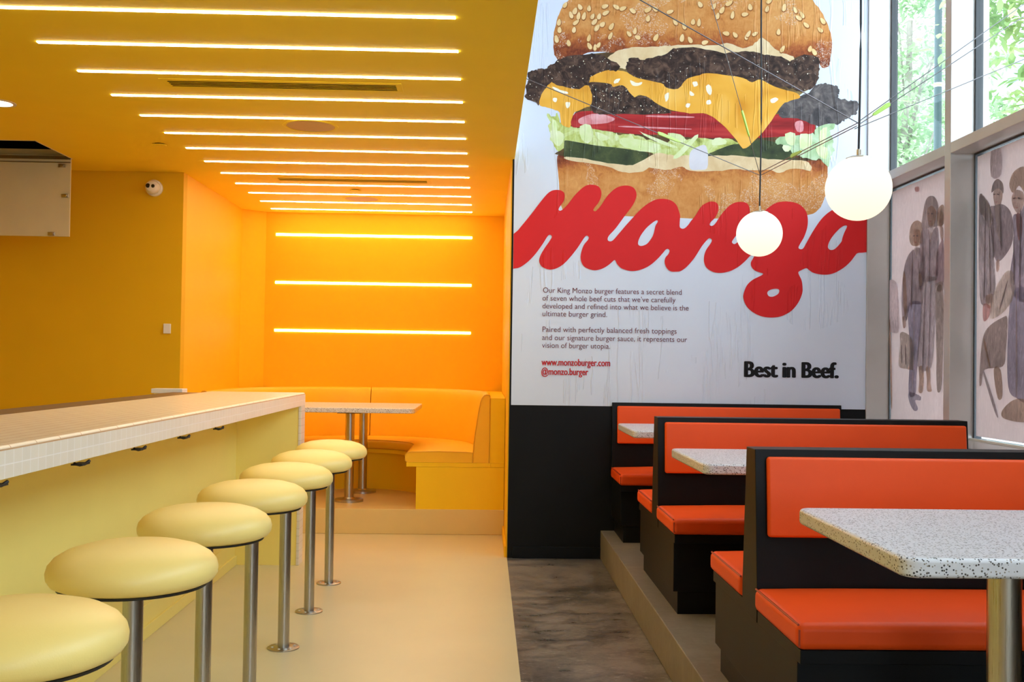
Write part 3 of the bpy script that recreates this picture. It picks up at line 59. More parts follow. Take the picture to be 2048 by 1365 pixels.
class NT:
    def __init__(s, name):
        s.m = bpy.data.materials.new(name); s.m.use_nodes = True
        s.t = s.m.node_tree; s.t.nodes.clear()
        s.out = s.n('ShaderNodeOutputMaterial')
    def n(s, kind, **kw):
        nd = s.t.nodes.new(kind)
        for k, v in kw.items(): setattr(nd, k, v)
        return nd
    def l(s, a, b): s.t.links.new(a, b)
    def coord(s, scale=(1, 1, 1), which='Object'):
        tc = s.n('ShaderNodeTexCoord'); mp = s.n('ShaderNodeMapping')
        mp.inputs['Scale'].default_value = scale
        s.l(tc.outputs[which], mp.inputs['Vector']); return mp.outputs['Vector']
    def noise(s, vec, scale, detail=4, rough=0.55, dist=0.0):
        nd = s.n('ShaderNodeTexNoise'); nd.inputs['Scale'].default_value = scale
        nd.inputs['Detail'].default_value = detail; nd.inputs['Roughness'].default_value = rough
        nd.inputs['Distortion'].default_value = dist
        s.l(vec, nd.inputs['Vector']); return nd.outputs['Fac']
    def ramp(s, fac, stops, interp='LINEAR'):
        r = s.n('ShaderNodeValToRGB'); r.color_ramp.interpolation = interp
        els = r.color_ramp.elements
        while len(els) < len(stops): els.new(0.5)
        for e, (p, c) in zip(els, stops):
            e.position = p; e.color = c if len(c) == 4 else (*c, 1)
        s.l(fac, r.inputs['Fac']); return r.outputs['Color']
    def math(s, op, a, b=None):
        nd = s.n('ShaderNodeMath', operation=op)
        for i, v in enumerate((a, b)):
            if v is None: continue
            if isinstance(v, (int, float)): nd.inputs[i].default_value = v
            else: s.l(v, nd.inputs[i])
        return nd.outputs[0]
    def mix(s, fac, a, b, blend='MIX'):
        nd = s.n('ShaderNodeMix', data_type='RGBA', blend_type=blend)
        for sock, v in ((nd.inputs[0], fac), (nd.inputs[6], a), (nd.inputs[7], b)):
            if isinstance(v, (int, float)): sock.default_value = v
            elif isinstance(v, tuple): sock.default_value = v if len(v) == 4 else (*v, 1)
            else: s.l(v, sock)
        return nd.outputs[2]
    def bump(s, h, strength, dist=0.01, normal=None):
        b = s.n('ShaderNodeBump'); b.inputs['Strength'].default_value = strength; b.inputs['Distance'].default_value = dist
        s.l(h, b.inputs['Height'])
        if normal is not None: s.l(normal, b.inputs['Normal'])
        return b.outputs['Normal']
    def pbr(s, col, rough=0.5, metal=0.0, spec=0.5, normal=None):
        p = s.n('ShaderNodeBsdfPrincipled')
        if isinstance(col, tuple): p.inputs['Base Color'].default_value = col if len(col) == 4 else (*col, 1)
        else: s.l(col, p.inputs['Base Color'])
        if isinstance(rough, (int, float)): p.inputs['Roughness'].default_value = rough
        else: s.l(rough, p.inputs['Roughness'])
        p.inputs['Metallic'].default_value = metal
        p.inputs['Specular IOR Level'].default_value = spec
        if normal is not None: s.l(normal, p.inputs['Normal'])
        s.l(p.outputs['BSDF'], s.out.inputs['Surface']); return s.m

def plain(name, col, rough=0.5, metal=0.0, spec=0.5, var=0.04, vscale=3.0, bump=0.0, bscale=200.0):
    t = NT(name); v = t.coord()
    f = t.noise(v, vscale)
    c4 = col if len(col) == 4 else (*col, 1)
    a = tuple(min(1, x*(1-var)) for x in c4[:3]); b = tuple(min(1, x*(1+var)) for x in c4[:3])
    c = t.ramp(f, [(0.3, a), (0.7, b)])
    nrm = t.bump(t.noise(v, bscale, 2), bump, 0.002) if bump else None
    return t.pbr(c, rough, metal, spec, nrm)

def emit(name, col, strength):
    t = NT(name); e = t.n('ShaderNodeEmission')
    e.inputs['Color'].default_value = (*col, 1); e.inputs['Strength'].default_value = strength
    t.l(e.outputs[0], t.out.inputs['Surface']); return t.m

YEL = (0.86, 0.61, 0.032)
M = {}
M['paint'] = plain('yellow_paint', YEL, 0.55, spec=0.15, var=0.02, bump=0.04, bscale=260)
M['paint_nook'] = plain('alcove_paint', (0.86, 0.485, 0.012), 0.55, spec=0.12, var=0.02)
M['paint_dimmed'] = plain('dimmed_yellow_paint', (0.72, 0.42, 0.010), 0.6, spec=0.1, var=0.02)  # shared yellow paint deepened to stand in for this wall's dim light
M['paint_ceiling'] = plain('yellow_ceiling_paint', (0.93, 0.69, 0.04), 0.6, spec=0.1, var=0.02)
M['laminate'] = plain('yellow_laminate', (0.93, 0.77, 0.22), 0.4, spec=0.4, var=0.02)
M['booth_laminate'] = plain('amber_laminate', (0.92, 0.60, 0.012), 0.45, spec=0.2, var=0.02)
M['stool_vinyl'] = plain('yellow_vinyl', (0.96, 0.74, 0.24), 0.38, spec=0.45, var=0.02, bump=0.08, bscale=350)
M['nook_vinyl'] = plain('amber_vinyl', (0.92, 0.52, 0.018), 0.45, spec=0.25, var=0.03, bump=0.08, bscale=300)
M['cream_floor'] = plain('cream_floor_coating', (0.68, 0.585, 0.345), 0.33, spec=0.45, var=0.03, vscale=2.0)
M['black_laminate'] = plain('black_laminate', (0.008, 0.008, 0.0085), 0.42, spec=0.15, var=0.1)
M['cream_bounce'] = plain('cream_coating_bounce_tint', (0.72, 0.54, 0.21), 0.4, spec=0.4, var=0.03)  # cream floor coating yellowed; the alcove's bounce light is put into the colour
M['black_wall'] = plain('black_wall_paint', (0.007, 0.007, 0.0075), 0.5, spec=0.16, var=0.1)
M['orange_vinyl'] = plain('orange_vinyl', (0.92, 0.092, 0.008), 0.46, spec=0.28, var=0.04, bump=0.1, bscale=320)
M['orange_piping'] = plain('dark_orange_piping', (0.42, 0.04, 0.01), 0.4)
M['piping_yellow'] = plain('amber_piping', (0.72, 0.38, 0.02), 0.45)
M['black_rubber'] = plain('black_rubber', (0.012, 0.011, 0.01), 0.6)
M['white_plastic'] = plain('white_plastic', (0.75, 0.72, 0.66), 0.35)
M['hatch_panel'] = plain('beige_board', (0.66, 0.58, 0.38), 0.45, var=0.05)
M['dark_void'] = plain('dark_void', (0.004, 0.0035, 0.003), 0.9, spec=0.0)
M['grille'] = plain('speaker_grille', (0.62, 0.40, 0.14), 0.6, bump=0.5, bscale=900)
M['window_metal'] = plain('grey_window_metal', (0.56, 0.535, 0.50), 0.38, metal=0.35, spec=0.5, var=0.05)
M['gasket'] = plain('dark_gasket', (0.05, 0.055, 0.06), 0.5)
M['white_paint'] = plain('white_paint', (0.84, 0.85, 0.86), 0.6)
M['led'] = emit('ceiling_led_diffuser', (1.0, 0.89, 0.64), LED_CEILING)
M['led_wall'] = emit('wall_led_diffuser', (1.0, 0.89, 0.64), LED_WALL)
M['downlight'] = emit('downlight_lens', (1.0, 0.85, 0.6), 14.0)
M['tag'] = plain('lime_plastic', (0.45, 0.75, 0.10), 0.3)
M['wire'] = plain('steel_wire', (0.20, 0.20, 0.21), 0.35, metal=0.8)
M['cord'] = plain('black_cord', (0.008, 0.008, 0.010), 0.5)
M['brass'] = plain('nickel_cap', (0.55, 0.48, 0.38), 0.25, metal=0.9)
M['lens'] = plain('lens_glass', (0.004, 0.004, 0.005), 0.1)

def m_steel(name, col, rough):
    t = NT(name); v = t.coord((180, 180, 2.5)); f = t.noise(v, 3.0, 3)
    c = t.ramp(f, [(0.3, tuple(x*0.85 for x in col)), (0.7, col)])
    rr = t.math('ADD', t.math('MULTIPLY', f, 0.18), rough-0.09)
    return t.pbr(c, rr, 1.0, 0.5)
M['steel'] = m_steel('brushed_steel', (0.50, 0.47, 0.42), 0.30)
M['dark_steel'] = m_steel('worktop_steel', (0.34, 0.27, 0.19), 0.42)
M['gold_pole'] = m_steel('table_pole_steel', (0.56, 0.50, 0.40), 0.30)

def m_globe():
    t = NT('opal_glass_lit'); e = t.n('ShaderNodeEmission')
    lw = t.n('ShaderNodeNewGeometry'); sx = t.n('ShaderNodeSeparateXYZ'); t.l(lw.outputs['Normal'], sx.inputs[0])
    f = t.math('MULTIPLY_ADD', sx.outputs['Z'], 0.5); t.t.nodes[-1].inputs[2].default_value = 0.5
    c = t.ramp(f, [(0.0, (1.0, 0.86, 0.62)), (0.5, (1.0, 0.94, 0.78)), (1.0, (1.0, 0.97, 0.87))])
    t.l(c, e.inputs['Color']); e.inputs['Strength'].default_value = GLOBE_STRENGTH
    t.l(e.outputs[0], t.out.inputs['Surface']); return t.m
M['globe'] = m_globe()

def m_terrazzo(name, base):
    t = NT(name); v = t.coord()
    vo = t.n('ShaderNodeTexVoronoi'); vo.inputs['Scale'].default_value = 175; t.l(v, vo.inputs['Vector'])
    sc = t.n('ShaderNodeSeparateColor'); t.l(vo.outputs['Color'], sc.inputs[0])
    a = t.math('LESS_THAN', vo.outputs['Distance'], 0.36); b = t.math('GREATER_THAN', sc.outputs[0], 0.36)
    k = t.math('MULTIPLY', a, b)
    chip = t.ramp(sc.outputs[1], [(0.0, (0.03, 0.03, 0.032)), (0.5, (0.10, 0.09, 0.075)), (0.8, (0.30, 0.26, 0.2))], 'CONSTANT')
    c0 = t.ramp(t.noise(v, 60, 3), [(0.3, tuple(x*0.93 for x in base)), (0.7, base)])
    return t.pbr(t.mix(k, c0, chip), 0.28, 0, 0.5)
M['terrazzo'] = m_terrazzo('speckled_terrazzo', (0.75, 0.76, 0.79))

def m_concrete(name, dark, light, rlo, rhi, sc=1.0, scratch=1.0):
    t = NT(name); v = t.coord()
    big = t.noise(v, 1.3*sc, 5, 0.6, 0.8); mid = t.noise(t.coord((1, 1.6, 1)), 5.5*sc, 6, 0.65, 0.5); fine = t.noise(v, 38*sc, 5, 0.7)
    mixf = t.math('ADD', t.math('ADD', t.math('MULTIPLY', big, 0.48), t.math('MULTIPLY', mid, 0.36)), t.math('MULTIPLY', fine, 0.16))
    c = t.ramp(mixf, [(0.40, dark), (0.48, tuple(0.6*a+0.4*b for a, b in zip(dark, light))), (0.57, light)])
    scr = t.noise(t.coord((2.2, 6, 1)), 6*sc, 6, 0.72, 1.5)
    k = t.math('GREATER_THAN', scr, 0.605)
    c2 = t.mix(t.math('MULTIPLY', k, 0.5*scratch), c, (0.42, 0.38, 0.33, 1))
    rr = t.math('ADD', t.math('MULTIPLY', mid, rhi-rlo), rlo)
    return t.pbr(c2, rr, 0, 0.5, t.bump(fine, 0.10, 0.004))
M['concrete'] = m_concrete('stained_concrete', (0.036, 0.030, 0.024), (0.26, 0.22, 0.175), 0.15, 0.5)
M['platform'] = m_concrete('taupe_concrete', (0.19, 0.16, 0.115), (0.28, 0.24, 0.18), 0.35, 0.6, 0.8, 0.25)
M['outside_ground'] = plain('pavement', (0.42, 0.41, 0.40), 0.8, var=0.12)

def m_tile(name, ua, va, bw, rh, tile, grout, offs=0.5, mort=0.0022):
    t = NT(name); v = t.coord(); s = t.n('ShaderNodeSeparateXYZ'); t.l(v, s.inputs[0])
    cb = t.n('ShaderNodeCombineXYZ'); t.l(s.outputs[ua], cb.inputs[0]); t.l(s.outputs[va], cb.inputs[1])
    br = t.n('ShaderNodeTexBrick'); br.offset = offs
    br.inputs['Scale'].default_value = 1; br.inputs['Brick Width'].default_value = bw; br.inputs['Row Height'].default_value = rh
    br.inputs['Mortar Size'].default_value = mort; br.inputs['Mortar Smooth'].default_value = 0.2
    br.inputs['Color1'].default_value = (*tile, 1); br.inputs['Color2'].default_value = (*[x*0.96 for x in tile], 1)
    br.inputs['Mortar'].default_value = (*grout, 1); t.l(cb.outputs[0], br.inputs['Vector'])
    return t.pbr(br.outputs['Color'], 0.3, 0, 0.5, t.bump(t.math('SUBTRACT', 1.0, br.outputs['Fac']), 0.3, 0.002))
M['tile_top'] = m_tile('cream_tile_top', 'Y', 'X', 0.145, 0.046, (0.90, 0.77, 0.56), (0.60, 0.37, 0.18))
M['tile_front'] = m_tile('cream_tile_front', 'Y', 'Z', 0.046, 0.047, (0.84, 0.78, 0.64), (0.92, 0.88, 0.80), 0.0, 0.0018)
M['tile_leg'] = m_tile('cream_tile_leg', 'Y', 'Z', 0.046, 0.046, (0.78, 0.72, 0.60), (0.60, 0.52, 0.40), 0.0, 0.0018)

def m_glass():
    t = NT('window_glass'); tr = t.n('ShaderNodeBsdfTransparent'); gl = t.n('ShaderNodeBsdfGlossy')
    tr.inputs['Color'].default_value = (0.95, 0.98, 0.97, 1); gl.inputs['Roughness'].default_value = 0.02
    lw = t.n('ShaderNodeLayerWeight'); fc = t.math('MULTIPLY_ADD', t.math('POWER', lw.outputs['Facing'], 5.0), 0.6); t.t.nodes[-1].inputs[2].default_value = 0.025
    mx = t.n('ShaderNodeMixShader'); t.l(fc, mx.inputs[0]); t.l(tr.outputs[0], mx.inputs[1]); t.l(gl.outputs[0], mx.inputs[2])
    t.l(mx.outputs[0], t.out.inputs['Surface']); return t.m
M['glass'] = m_glass()

def m_film(name, col, trans, blotch=0.9):
    t = NT(name); v = t.coord()
    f = t.math('ADD', t.math('MULTIPLY', t.noise(v, 1.6, 4), 0.5), t.math('MULTIPLY', t.noise(t.coord((1, 2.4, 0.8)), 13, 6, 0.68, 1.6), 0.5))
    c = t.ramp(f, [(0.36, tuple(x*blotch for x in col)), (0.50, tuple(x*(0.5+0.5*blotch) for x in col)), (0.62, tuple(min(0.97, x*1.04) for x in col))])
    d = t.n('ShaderNodeBsdfDiffuse'); tl = t.n('ShaderNodeBsdfTranslucent')
    t.l(c, d.inputs['Color']); t.l(c, tl.inputs['Color'])
    mx = t.n('ShaderNodeMixShader'); mx.inputs[0].default_value = trans
    t.l(d.outputs[0], mx.inputs[1]); t.l(tl.outputs[0], mx.inputs[2]); t.l(mx.outputs[0], t.out.inputs['Surface']); return t.m
FILM_T = 0.44
M['film'] = m_film('pink_window_film', (0.78, 0.69, 0.68), FILM_T)
FILMC = dict(hair=(0.62, 0.44, 0.27), darkhair=(0.36, 0.29, 0.26), skin=(0.78, 0.58, 0.46), jacket=(0.40, 0.33, 0.36), pale=(0.90, 0.82, 0.80),
    denim=(0.38, 0.38, 0.56), shoe=(0.45, 0.47, 0.62), bag=(0.88, 0.80, 0.68), skirt=(0.66, 0.62, 0.66), boot=(0.66, 0.47, 0.30), plum=(0.50, 0.33, 0.38),
    olive=(0.44, 0.38, 0.30), wall_tone=(0.78, 0.70, 0.72), cane=(0.66, 0.40, 0.22), red=(0.74, 0.34, 0.30), grey=(0.46, 0.42, 0.44), bluecoat=(0.44, 0.40, 0.54), darkbag=(0.45, 0.36, 0.30), dark=(0.20, 0.16, 0.17))
for k, c in FILMC.items():
    M['film_'+k] = m_film('film_print_'+k, tuple(0.60*x+0.36*y for x, y in zip(c, (1.0, 0.93, 0.93))), 0.8, 0.5)

def m_leaf(name, a, b):
    t = NT(name); v = t.coord(); f = t.noise(v, 2.2, 3)
    c = t.ramp(f, [(0.35, a), (0.65, b)])
    d = t.n('ShaderNodeBsdfDiffuse'); tl = t.n('ShaderNodeBsdfTranslucent'); t.l(c, d.inputs['Color']); t.l(c, tl.inputs['Color'])
    mx = t.n('ShaderNodeMixShader'); mx.inputs[0].default_value = 0.5
    t.l(d.outputs[0], mx.inputs[1]); t.l(tl.outputs[0], mx.inputs[2]); t.l(mx.outputs[0], t.out.inputs['Surface']); return t.m
M['leaf'] = m_leaf('green_leaves', (0.20, 0.36, 0.14), (0.50, 0.62, 0.28))
M['leaf_light'] = m_leaf('pale_green_leaves', (0.34, 0.50, 0.28), (0.56, 0.70, 0.44))
M['bark'] = plain('bark', (0.30, 0.27, 0.23), 0.9, var=0.2, vscale=12)
M['teal_pole'] = plain('teal_pole_paint', (0.025, 0.06, 0.056), 0.5)
M['facade'] = plain('pale_facade', (0.62, 0.62, 0.63), 0.8)
M['facade_glass'] = plain('facade_glass', (0.20, 0.23, 0.25), 0.4)

# printed paper of the mural: every print shares the same vertical paper creases as bump
def crease(t):
    a = t.noise(t.coord((7, 1, 0.55)), 1.6, 3, 0.55, 0.35)
    ridge = t.math('SUBTRACT', 1.0, t.math('MULTIPLY', t.math('ABSOLUTE', t.math('SUBTRACT', a, 0.5)), 26.0))
    ridge = t.math('MAXIMUM', ridge, 0.0)
    msk = t.math('GREATER_THAN', t.noise(t.coord((1.3, 1, 0.8)), 1.7, 2), 0.53)
    soft = t.noise(t.coord((2.2, 1, 1.1)), 1.5, 2)
    return t.math('ADD', t.math('MULTIPLY', ridge, msk), t.math('MULTIPLY', soft, 0.6))
def m_print(name, stops, scale=(1, 1, 1), nscale=6, detail=5, rough=0.45, gloss=0.42, specks=None, dist=0.4, zgrad=None):
    t = NT(name); v = t.coord(scale)
    f = t.noise(v, nscale, detail, 0.6, dist)
    if zgrad:
        sp = t.n('ShaderNodeSeparateXYZ'); t.l(t.coord(), sp.inputs[0])
        g = t.n('ShaderNodeMapRange'); g.inputs['From Min'].default_value = zgrad[0]; g.inputs['From Max'].default_value = zgrad[1]
        t.l(sp.outputs['Z'], g.inputs['Value'])
        f = t.math('ADD', t.math('MULTIPLY', f, 1-zgrad[2]), t.math('MULTIPLY', g.outputs[0], zgrad[2]))
    c = t.ramp(f, stops)
    if specks:
        k = t.noise(t.coord(), specks[0], 3, 0.7)
        big = t.noise(t.coord(), 3.0, 2)
        mk = t.math('MULTIPLY', t.math('GREATER_THAN', k, specks[1]), t.math('GREATER_THAN', big, specks[3]))
        c = t.mix(t.math('MULTIPLY', mk, specks[4]), c, specks[2])
    return t.pbr(c, gloss, 0, 0.18, t.bump(crease(t), 0.62, 0.005))
K = 1.08
M['paper'] = m_print('mural_paper', [(0.3, S(183, 191, 206, 1.5)), (0.7, S(187, 195, 209, 1.5))], nscale=2)
M['print_red'] = m_print('print_red', [(0.3, S(204, 34, 36, 1.12)), (0.7, S(210, 38, 40, 1.12))], nscale=2)
M['print_black'] = m_print('print_black', [(0.3, (0.008, 0.008, 0.01)), (0.7, (0.012, 0.012, 0.014))])
M['print_maroon'] = m_print('print_maroon', [(0.3, S(105, 45, 62)), (0.7, S(112, 50, 66))])
M['print_red_text'] = m_print('print_red_text', [(0.3, S(190, 35, 42)), (0.7, S(196, 38, 44))])
def m_bun(name, stops, zlo, zhi, sign, amt, specks):
    t = NT(name); v = t.coord()
    a = t.noise(v, 3.2, 4, 0.6, 0.8); c2 = t.noise(v, 22, 6, 0.7, 0.6); c3 = t.noise(t.coord((3.0, 1, 0.8)), 40, 3, 0.6)
    sp = t.n('ShaderNodeSeparateXYZ'); t.l(v, sp.inputs[0])
    g = t.n('ShaderNodeMapRange'); g.inputs['From Min'].default_value = zlo; g.inputs['From Max'].default_value = zhi
    t.l(sp.outputs['Z'], g.inputs['Value'])
    gg = t.math('POWER', g.outputs[0], 1.4)
    f = t.math('ADD', t.math('MULTIPLY', a, 0.55), t.math('MULTIPLY', c2, 0.42))
    f = t.math('ADD', f, t.math('MULTIPLY', c3, 0.18))
    f = t.math('ADD', f, t.math('SUBTRACT', t.math('MULTIPLY', gg, amt), 0.20)) if sign > 0 else t.math('SUBTRACT', t.math('ADD', f, 0.10), t.math('MULTIPLY', gg, amt))
    c = t.ramp(f, stops)
    k = t.noise(v, specks, 3, 0.7); big = t.noise(v, 2.6, 3)
    mk = t.math('MULTIPLY', t.math('GREATER_THAN', k, 0.56), t.math('GREATER_THAN', big, 0.54))
    c = t.mix(t.math('MULTIPLY', mk, 0.55), c, S(228, 214, 196, K))
    return t.pbr(c, 0.42, 0, 0.18, t.bump(crease(t), 0.62, 0.005))
BUN = [(0.30, S(112, 52, 34, K)), (0.44, S(166, 92, 48, K)), (0.58, S(200, 134, 70, K)), (0.74, S(214, 156, 92, K)), (0.92, S(226, 180, 124, K))]
M['print_bun'] = m_bun('print_bun', BUN, 3.34-1.01, 3.56-1.01, 1, 0.27, 120)
M['print_bun_low'] = m_bun('print_bun_low', BUN, 2.49-1.01, 2.68-1.01, -1, 0.34, 140)
M['print_patty'] = m_print('print_patty', [(0.30, S(34, 26, 24, K)), (0.48, S(62, 46, 40, K)), (0.62, S(98, 76, 64, K)), (0.78, S(132, 108, 94, K))], nscale=17, detail=9, dist=1.0, specks=(55, 0.68, S(215, 205, 195, K), 0.50, 0.8))
M['print_patty_hazed'] = m_print('print_patty_hazed', [(0.30, S(58, 55, 58, K)), (0.55, S(98, 92, 92, K)), (0.75, S(140, 132, 128, K))], nscale=15, detail=9, dist=1.0, specks=(70, 0.70, S(205, 205, 205, K), 0.55, 0.7))  # beef print greyed; window haze on the paper is painted in
M['print_cheese'] = m_print('print_cheese', [(0.25, S(214, 146, 40, K)), (0.5, S(236, 176, 66, K)), (0.75, S(246, 196, 100, K))], nscale=3.5, detail=2)
M['print_shine'] = m_print('print_shine', [(0.3, S(250, 235, 205, K)), (0.7, S(255, 248, 232, K))])
M['print_tomato'] = m_print('print_tomato', [(0.28, S(118, 28, 32, K)), (0.5, S(172, 44, 46, K)), (0.72, S(202, 72, 68, K))], scale=(0.35, 1, 3.2), nscale=4.5, detail=3)
M['print_tomato_shine'] = m_print('print_tomato_shine', [(0.3, S(205, 110, 115, K)), (0.7, S(232, 180, 186, K))], nscale=9)
M['print_lettuce'] = m_print('print_lettuce', [(0.25, S(118, 128, 62, K)), (0.42, S(186, 200, 110, K)), (0.6, S(208, 222, 158, K)), (0.78, S(228, 236, 196, K))], nscale=9, detail=5, dist=1.4)
M['print_shred'] = m_print('print_shred', [(0.3, S(206, 226, 152, K)), (0.7, S(230, 238, 204, K))], nscale=10)
M['print_lettuce_b'] = m_print('print_lettuce_b', [(0.25, S(132, 168, 116, K)), (0.5, S(176, 206, 160, K)), (0.75, S(208, 226, 200, K))], nscale=8, dist=1.2)
M['print_pickle'] = m_print('print_pickle', [(0.3, S(46, 56, 40, K)), (0.55, S(70, 82, 52, K)), (0.75, S(98, 106, 66, K))], nscale=9, specks=(60, 0.7, S(170, 175, 130, K), 0.5, 0.7))
M['print_sauce'] = m_print('print_sauce', [(0.3, S(214, 186, 140, K)), (0.6, S(232, 212, 172, K)), (0.8, S(240, 226, 194, K))], nscale=7)
M['print_onion'] = m_print('print_onion', [(0.3, S(204, 204, 214, K)), (0.7, S(220, 220, 228, K))], nscale=5)
M['print_gap'] = m_print('print_gap', [(0.3, S(58, 42, 28, K)), (0.5, S(92, 72, 44, K)), (0.7, S(150, 128, 78, K))], nscale=7, dist=1.0)
M['print_seed'] = m_print('print_seed', [(0.3, S(226, 186, 120, K)), (0.7, S(240, 214, 164, K))], nscale=9)
M['print_seed_shade'] = m_print('print_seed_shade', [(0.3, S(146, 88, 42, K)), (0.7, S(160, 98, 50, K))], nscale=9)

# ---------------------------------------------------------------- mesh helpers
class MB:
    def __init__(s): s.bm = bmesh.new()
    def box(s, x0, x1, y0, y1, z0, z1):
        v = [s.bm.verts.new(p) for p in ((x0, y0, z0), (x1, y0, z0), (x1, y1, z0), (x0, y1, z0), (x0, y0, z1), (x1, y0, z1), (x1, y1, z1), (x0, y1, z1))]
        for f in ((3, 2, 1, 0), (4, 5, 6, 7), (0, 1, 5, 4), (1, 2, 6, 5), (2, 3, 7, 6), (3, 0, 4, 7)):
            s.bm.faces.new([v[i] for i in f])
        return s
    def quad(s, *p):
        s.bm.faces.new([s.bm.verts.new(q) for q in p]); return s
    def prism(s, poly, a, b, axis='x'):
        def pt(u, v, k):
            return {'x': (k, u, v), 'y': (u, k, v), 'z': (u, v, k)}[axis]
        A = [s.bm.verts.new(pt(u, v, a)) for u, v in poly]; B = [s.bm.verts.new(pt(u, v, b)) for u, v in poly]
        n = len(poly); s.bm.faces.new(A); s.bm.faces.new(B[::-1])
        for i in range(n): s.bm.faces.new((A[i], B[i], B[(i+1) % n], A[(i+1) % n]))
        return s
    def lathe(s, prof, c=(0, 0, 0), n=40, axis='z', cap=True):
        rings = []
        for r, z in prof:
            ring = []
            for k in range(n):
                a = 2*PI*k/n; p = (r*math.cos(a), r*math.sin(a), z)
                if axis == 'y': p = (p[0], p[2], p[1])
                if axis == 'x': p = (p[2], p[0], p[1])
                ring.append(s.bm.verts.new((p[0]+c[0], p[1]+c[1], p[2]+c[2])))
            rings.append(ring)
        for a, b in zip(rings, rings[1:]):
            for k in range(n): s.bm.faces.new((a[k], a[(k+1) % n], b[(k+1) % n], b[k]))
        if cap: s.bm.faces.new(rings[0][::-1]); s.bm.faces.new(rings[-1])
        return s
    def tube(s, pts, r, n=8, closed=False):
        pts = [Vector(p) for p in pts]; rings = []; N = len(pts)
        for i, p in enumerate(pts):
            if closed: d = pts[(i+1) % N]-pts[i-1]
            else: d = pts[min(i+1, N-1)]-pts[max(i-1, 0)]
            d.normalize()
            q = d.to_track_quat('Z', 'Y')
            rings.append([s.bm.verts.new(p + q @ Vector((r*math.cos(2*PI*k/n), r*math.sin(2*PI*k/n), 0))) for k in range(n)])
        pairs = list(zip(rings, rings[1:])) + ([(rings[-1], rings[0])] if closed else [])
        for a, b in pairs:
            for k in range(n): s.bm.faces.new((a[k], a[(k+1) % n], b[(k+1) % n], b[k]))
        if not closed: s.bm.faces.new(rings[0][::-1]); s.bm.faces.new(rings[-1])
        return s
    def cushion(s, x0, x1, y0, y1, z0, z1, crown=0.012, nx=14, ny=6, top='z'):
        # box with a gently crowned upper face
        b2 = bmesh.new()
        def g(i, j, hi):
            u, v = i/nx, j/ny
            h = crown*(1-abs(2*u-1)**5)*(1-abs(2*v-1)**3) if hi else 0
            return (x0+(x1-x0)*u, y0+(y1-y0)*v, (z1+h) if hi else z0)
        T = [[s.bm.verts.new(g(i, j, True)) for j in range(ny+1)] for i in range(nx+1)]
        B = [[s.bm.verts.new(g(i, j, False)) for j in range(ny+1)] for i in range(nx+1)]
        for i in range(nx):
            for j in range(ny):
                s.bm.faces.new((T[i][j], T[i+1][j], T[i+1][j+1], T[i][j+1])); s.bm.faces.new((B[i][j+1], B[i+1][j+1], B[i+1][j], B[i][j]))
        for i in range(nx):
            s.bm.faces.new((B[i][0], B[i+1][0], T[i+1][0], T[i][0])); s.bm.faces.new((T[i][ny], T[i+1][ny], B[i+1][ny], B[i][ny]))
        for j in range(ny):
            s.bm.faces.new((T[0][j], T[0][j+1], B[0][j+1], B[0][j])); s.bm.faces.new((B[nx][j], B[nx][j+1], T[nx][j+1], T[nx][j]))
        b2.free(); return s
    def xf(s, fn):
        for v in s.bm.verts: v.co = fn(v.co)
        return s
    def build(s, name, mat, parent=None, bevel=0.0, seg=2, smooth=True, angle=35):
        bmesh.ops.recalc_face_normals(s.bm, faces=s.bm.faces)
        me = bpy.data.meshes.new(name); s.bm.to_mesh(me); s.bm.free()
        me.materials.append(M[mat] if isinstance(mat, str) else mat)
        if smooth:
            me.shade_smooth(); me.set_sharp_from_angle(angle=R(angle))
        o = bpy.data.objects.new(name, me); COL.objects.link(o)
        if parent is not None: o.parent = parent
        if bevel:
            b = o.modifiers.new('bevel', 'BEVEL'); b.width = bevel; b.segments = seg; b.limit_method = 'ANGLE'; b.angle_limit = R(40)
            if smooth: b.harden_normals = True
        return o

def tag(o, label, cat, group=None):
    o['label'] = label; o['category'] = cat
    if group: o['group'] = group
    return o
def thing(name, label, cat, loc=(0, 0, 0), rz=0.0, group=None):
    o = bpy.data.objects.new(name, None); o.empty_display_size = 0.05
    o.location = loc; o.rotation_euler = (0, 0, rz); COL.objects.link(o)
    return tag(o, label, cat, group)
def struct(o, label=None):
    o['kind'] = 'structure'
    if label: o['label'] = label
    return o
def dup(root, loc, label, group=None):
    r = root.copy(); COL.objects.link(r); r.location = loc; r['label'] = label
    if group: r['group'] = group
    def rec(src, dst):
        for ch in list(src.children):
            c = ch.copy(); COL.objects.link(c); c.parent = dst; rec(ch, c)
    rec(root, r); return r

# ---------------------------------------------------------------- the shell
CEIL, WALLY, SOFX = 2.641, 6.76, 0.178
YN = 9.42      # nook back wall
HIGH = 4.7
RX = 2.71      # glass plane
struct(MB().box(-4.3, 0.165, -3.1, 9.6, -0.12, 0.0).build('floor', 'cream_floor', smooth=False), 'cream coated floor beside the bar')
struct(MB().box(0.165, 2.80, -3.1, WALLY+0.1, -0.12, -0.0015).build('floor_concrete', 'concrete', smooth=False), 'dark stained concrete floor aisle')
struct(MB().box(0.783, 2.72, -3.0, WALLY, 0.0, 0.186).build('floor_platform', 'platform', bevel=0.004, smooth=False), 'raised concrete platform under the orange booths')
struct(MB().box(-2.21, 0.160, 7.63, YN, 0.0, 0.186).build('floor_step', 'cream_bounce', bevel=0.004, smooth=False), 'raised cream step under the curved booth')
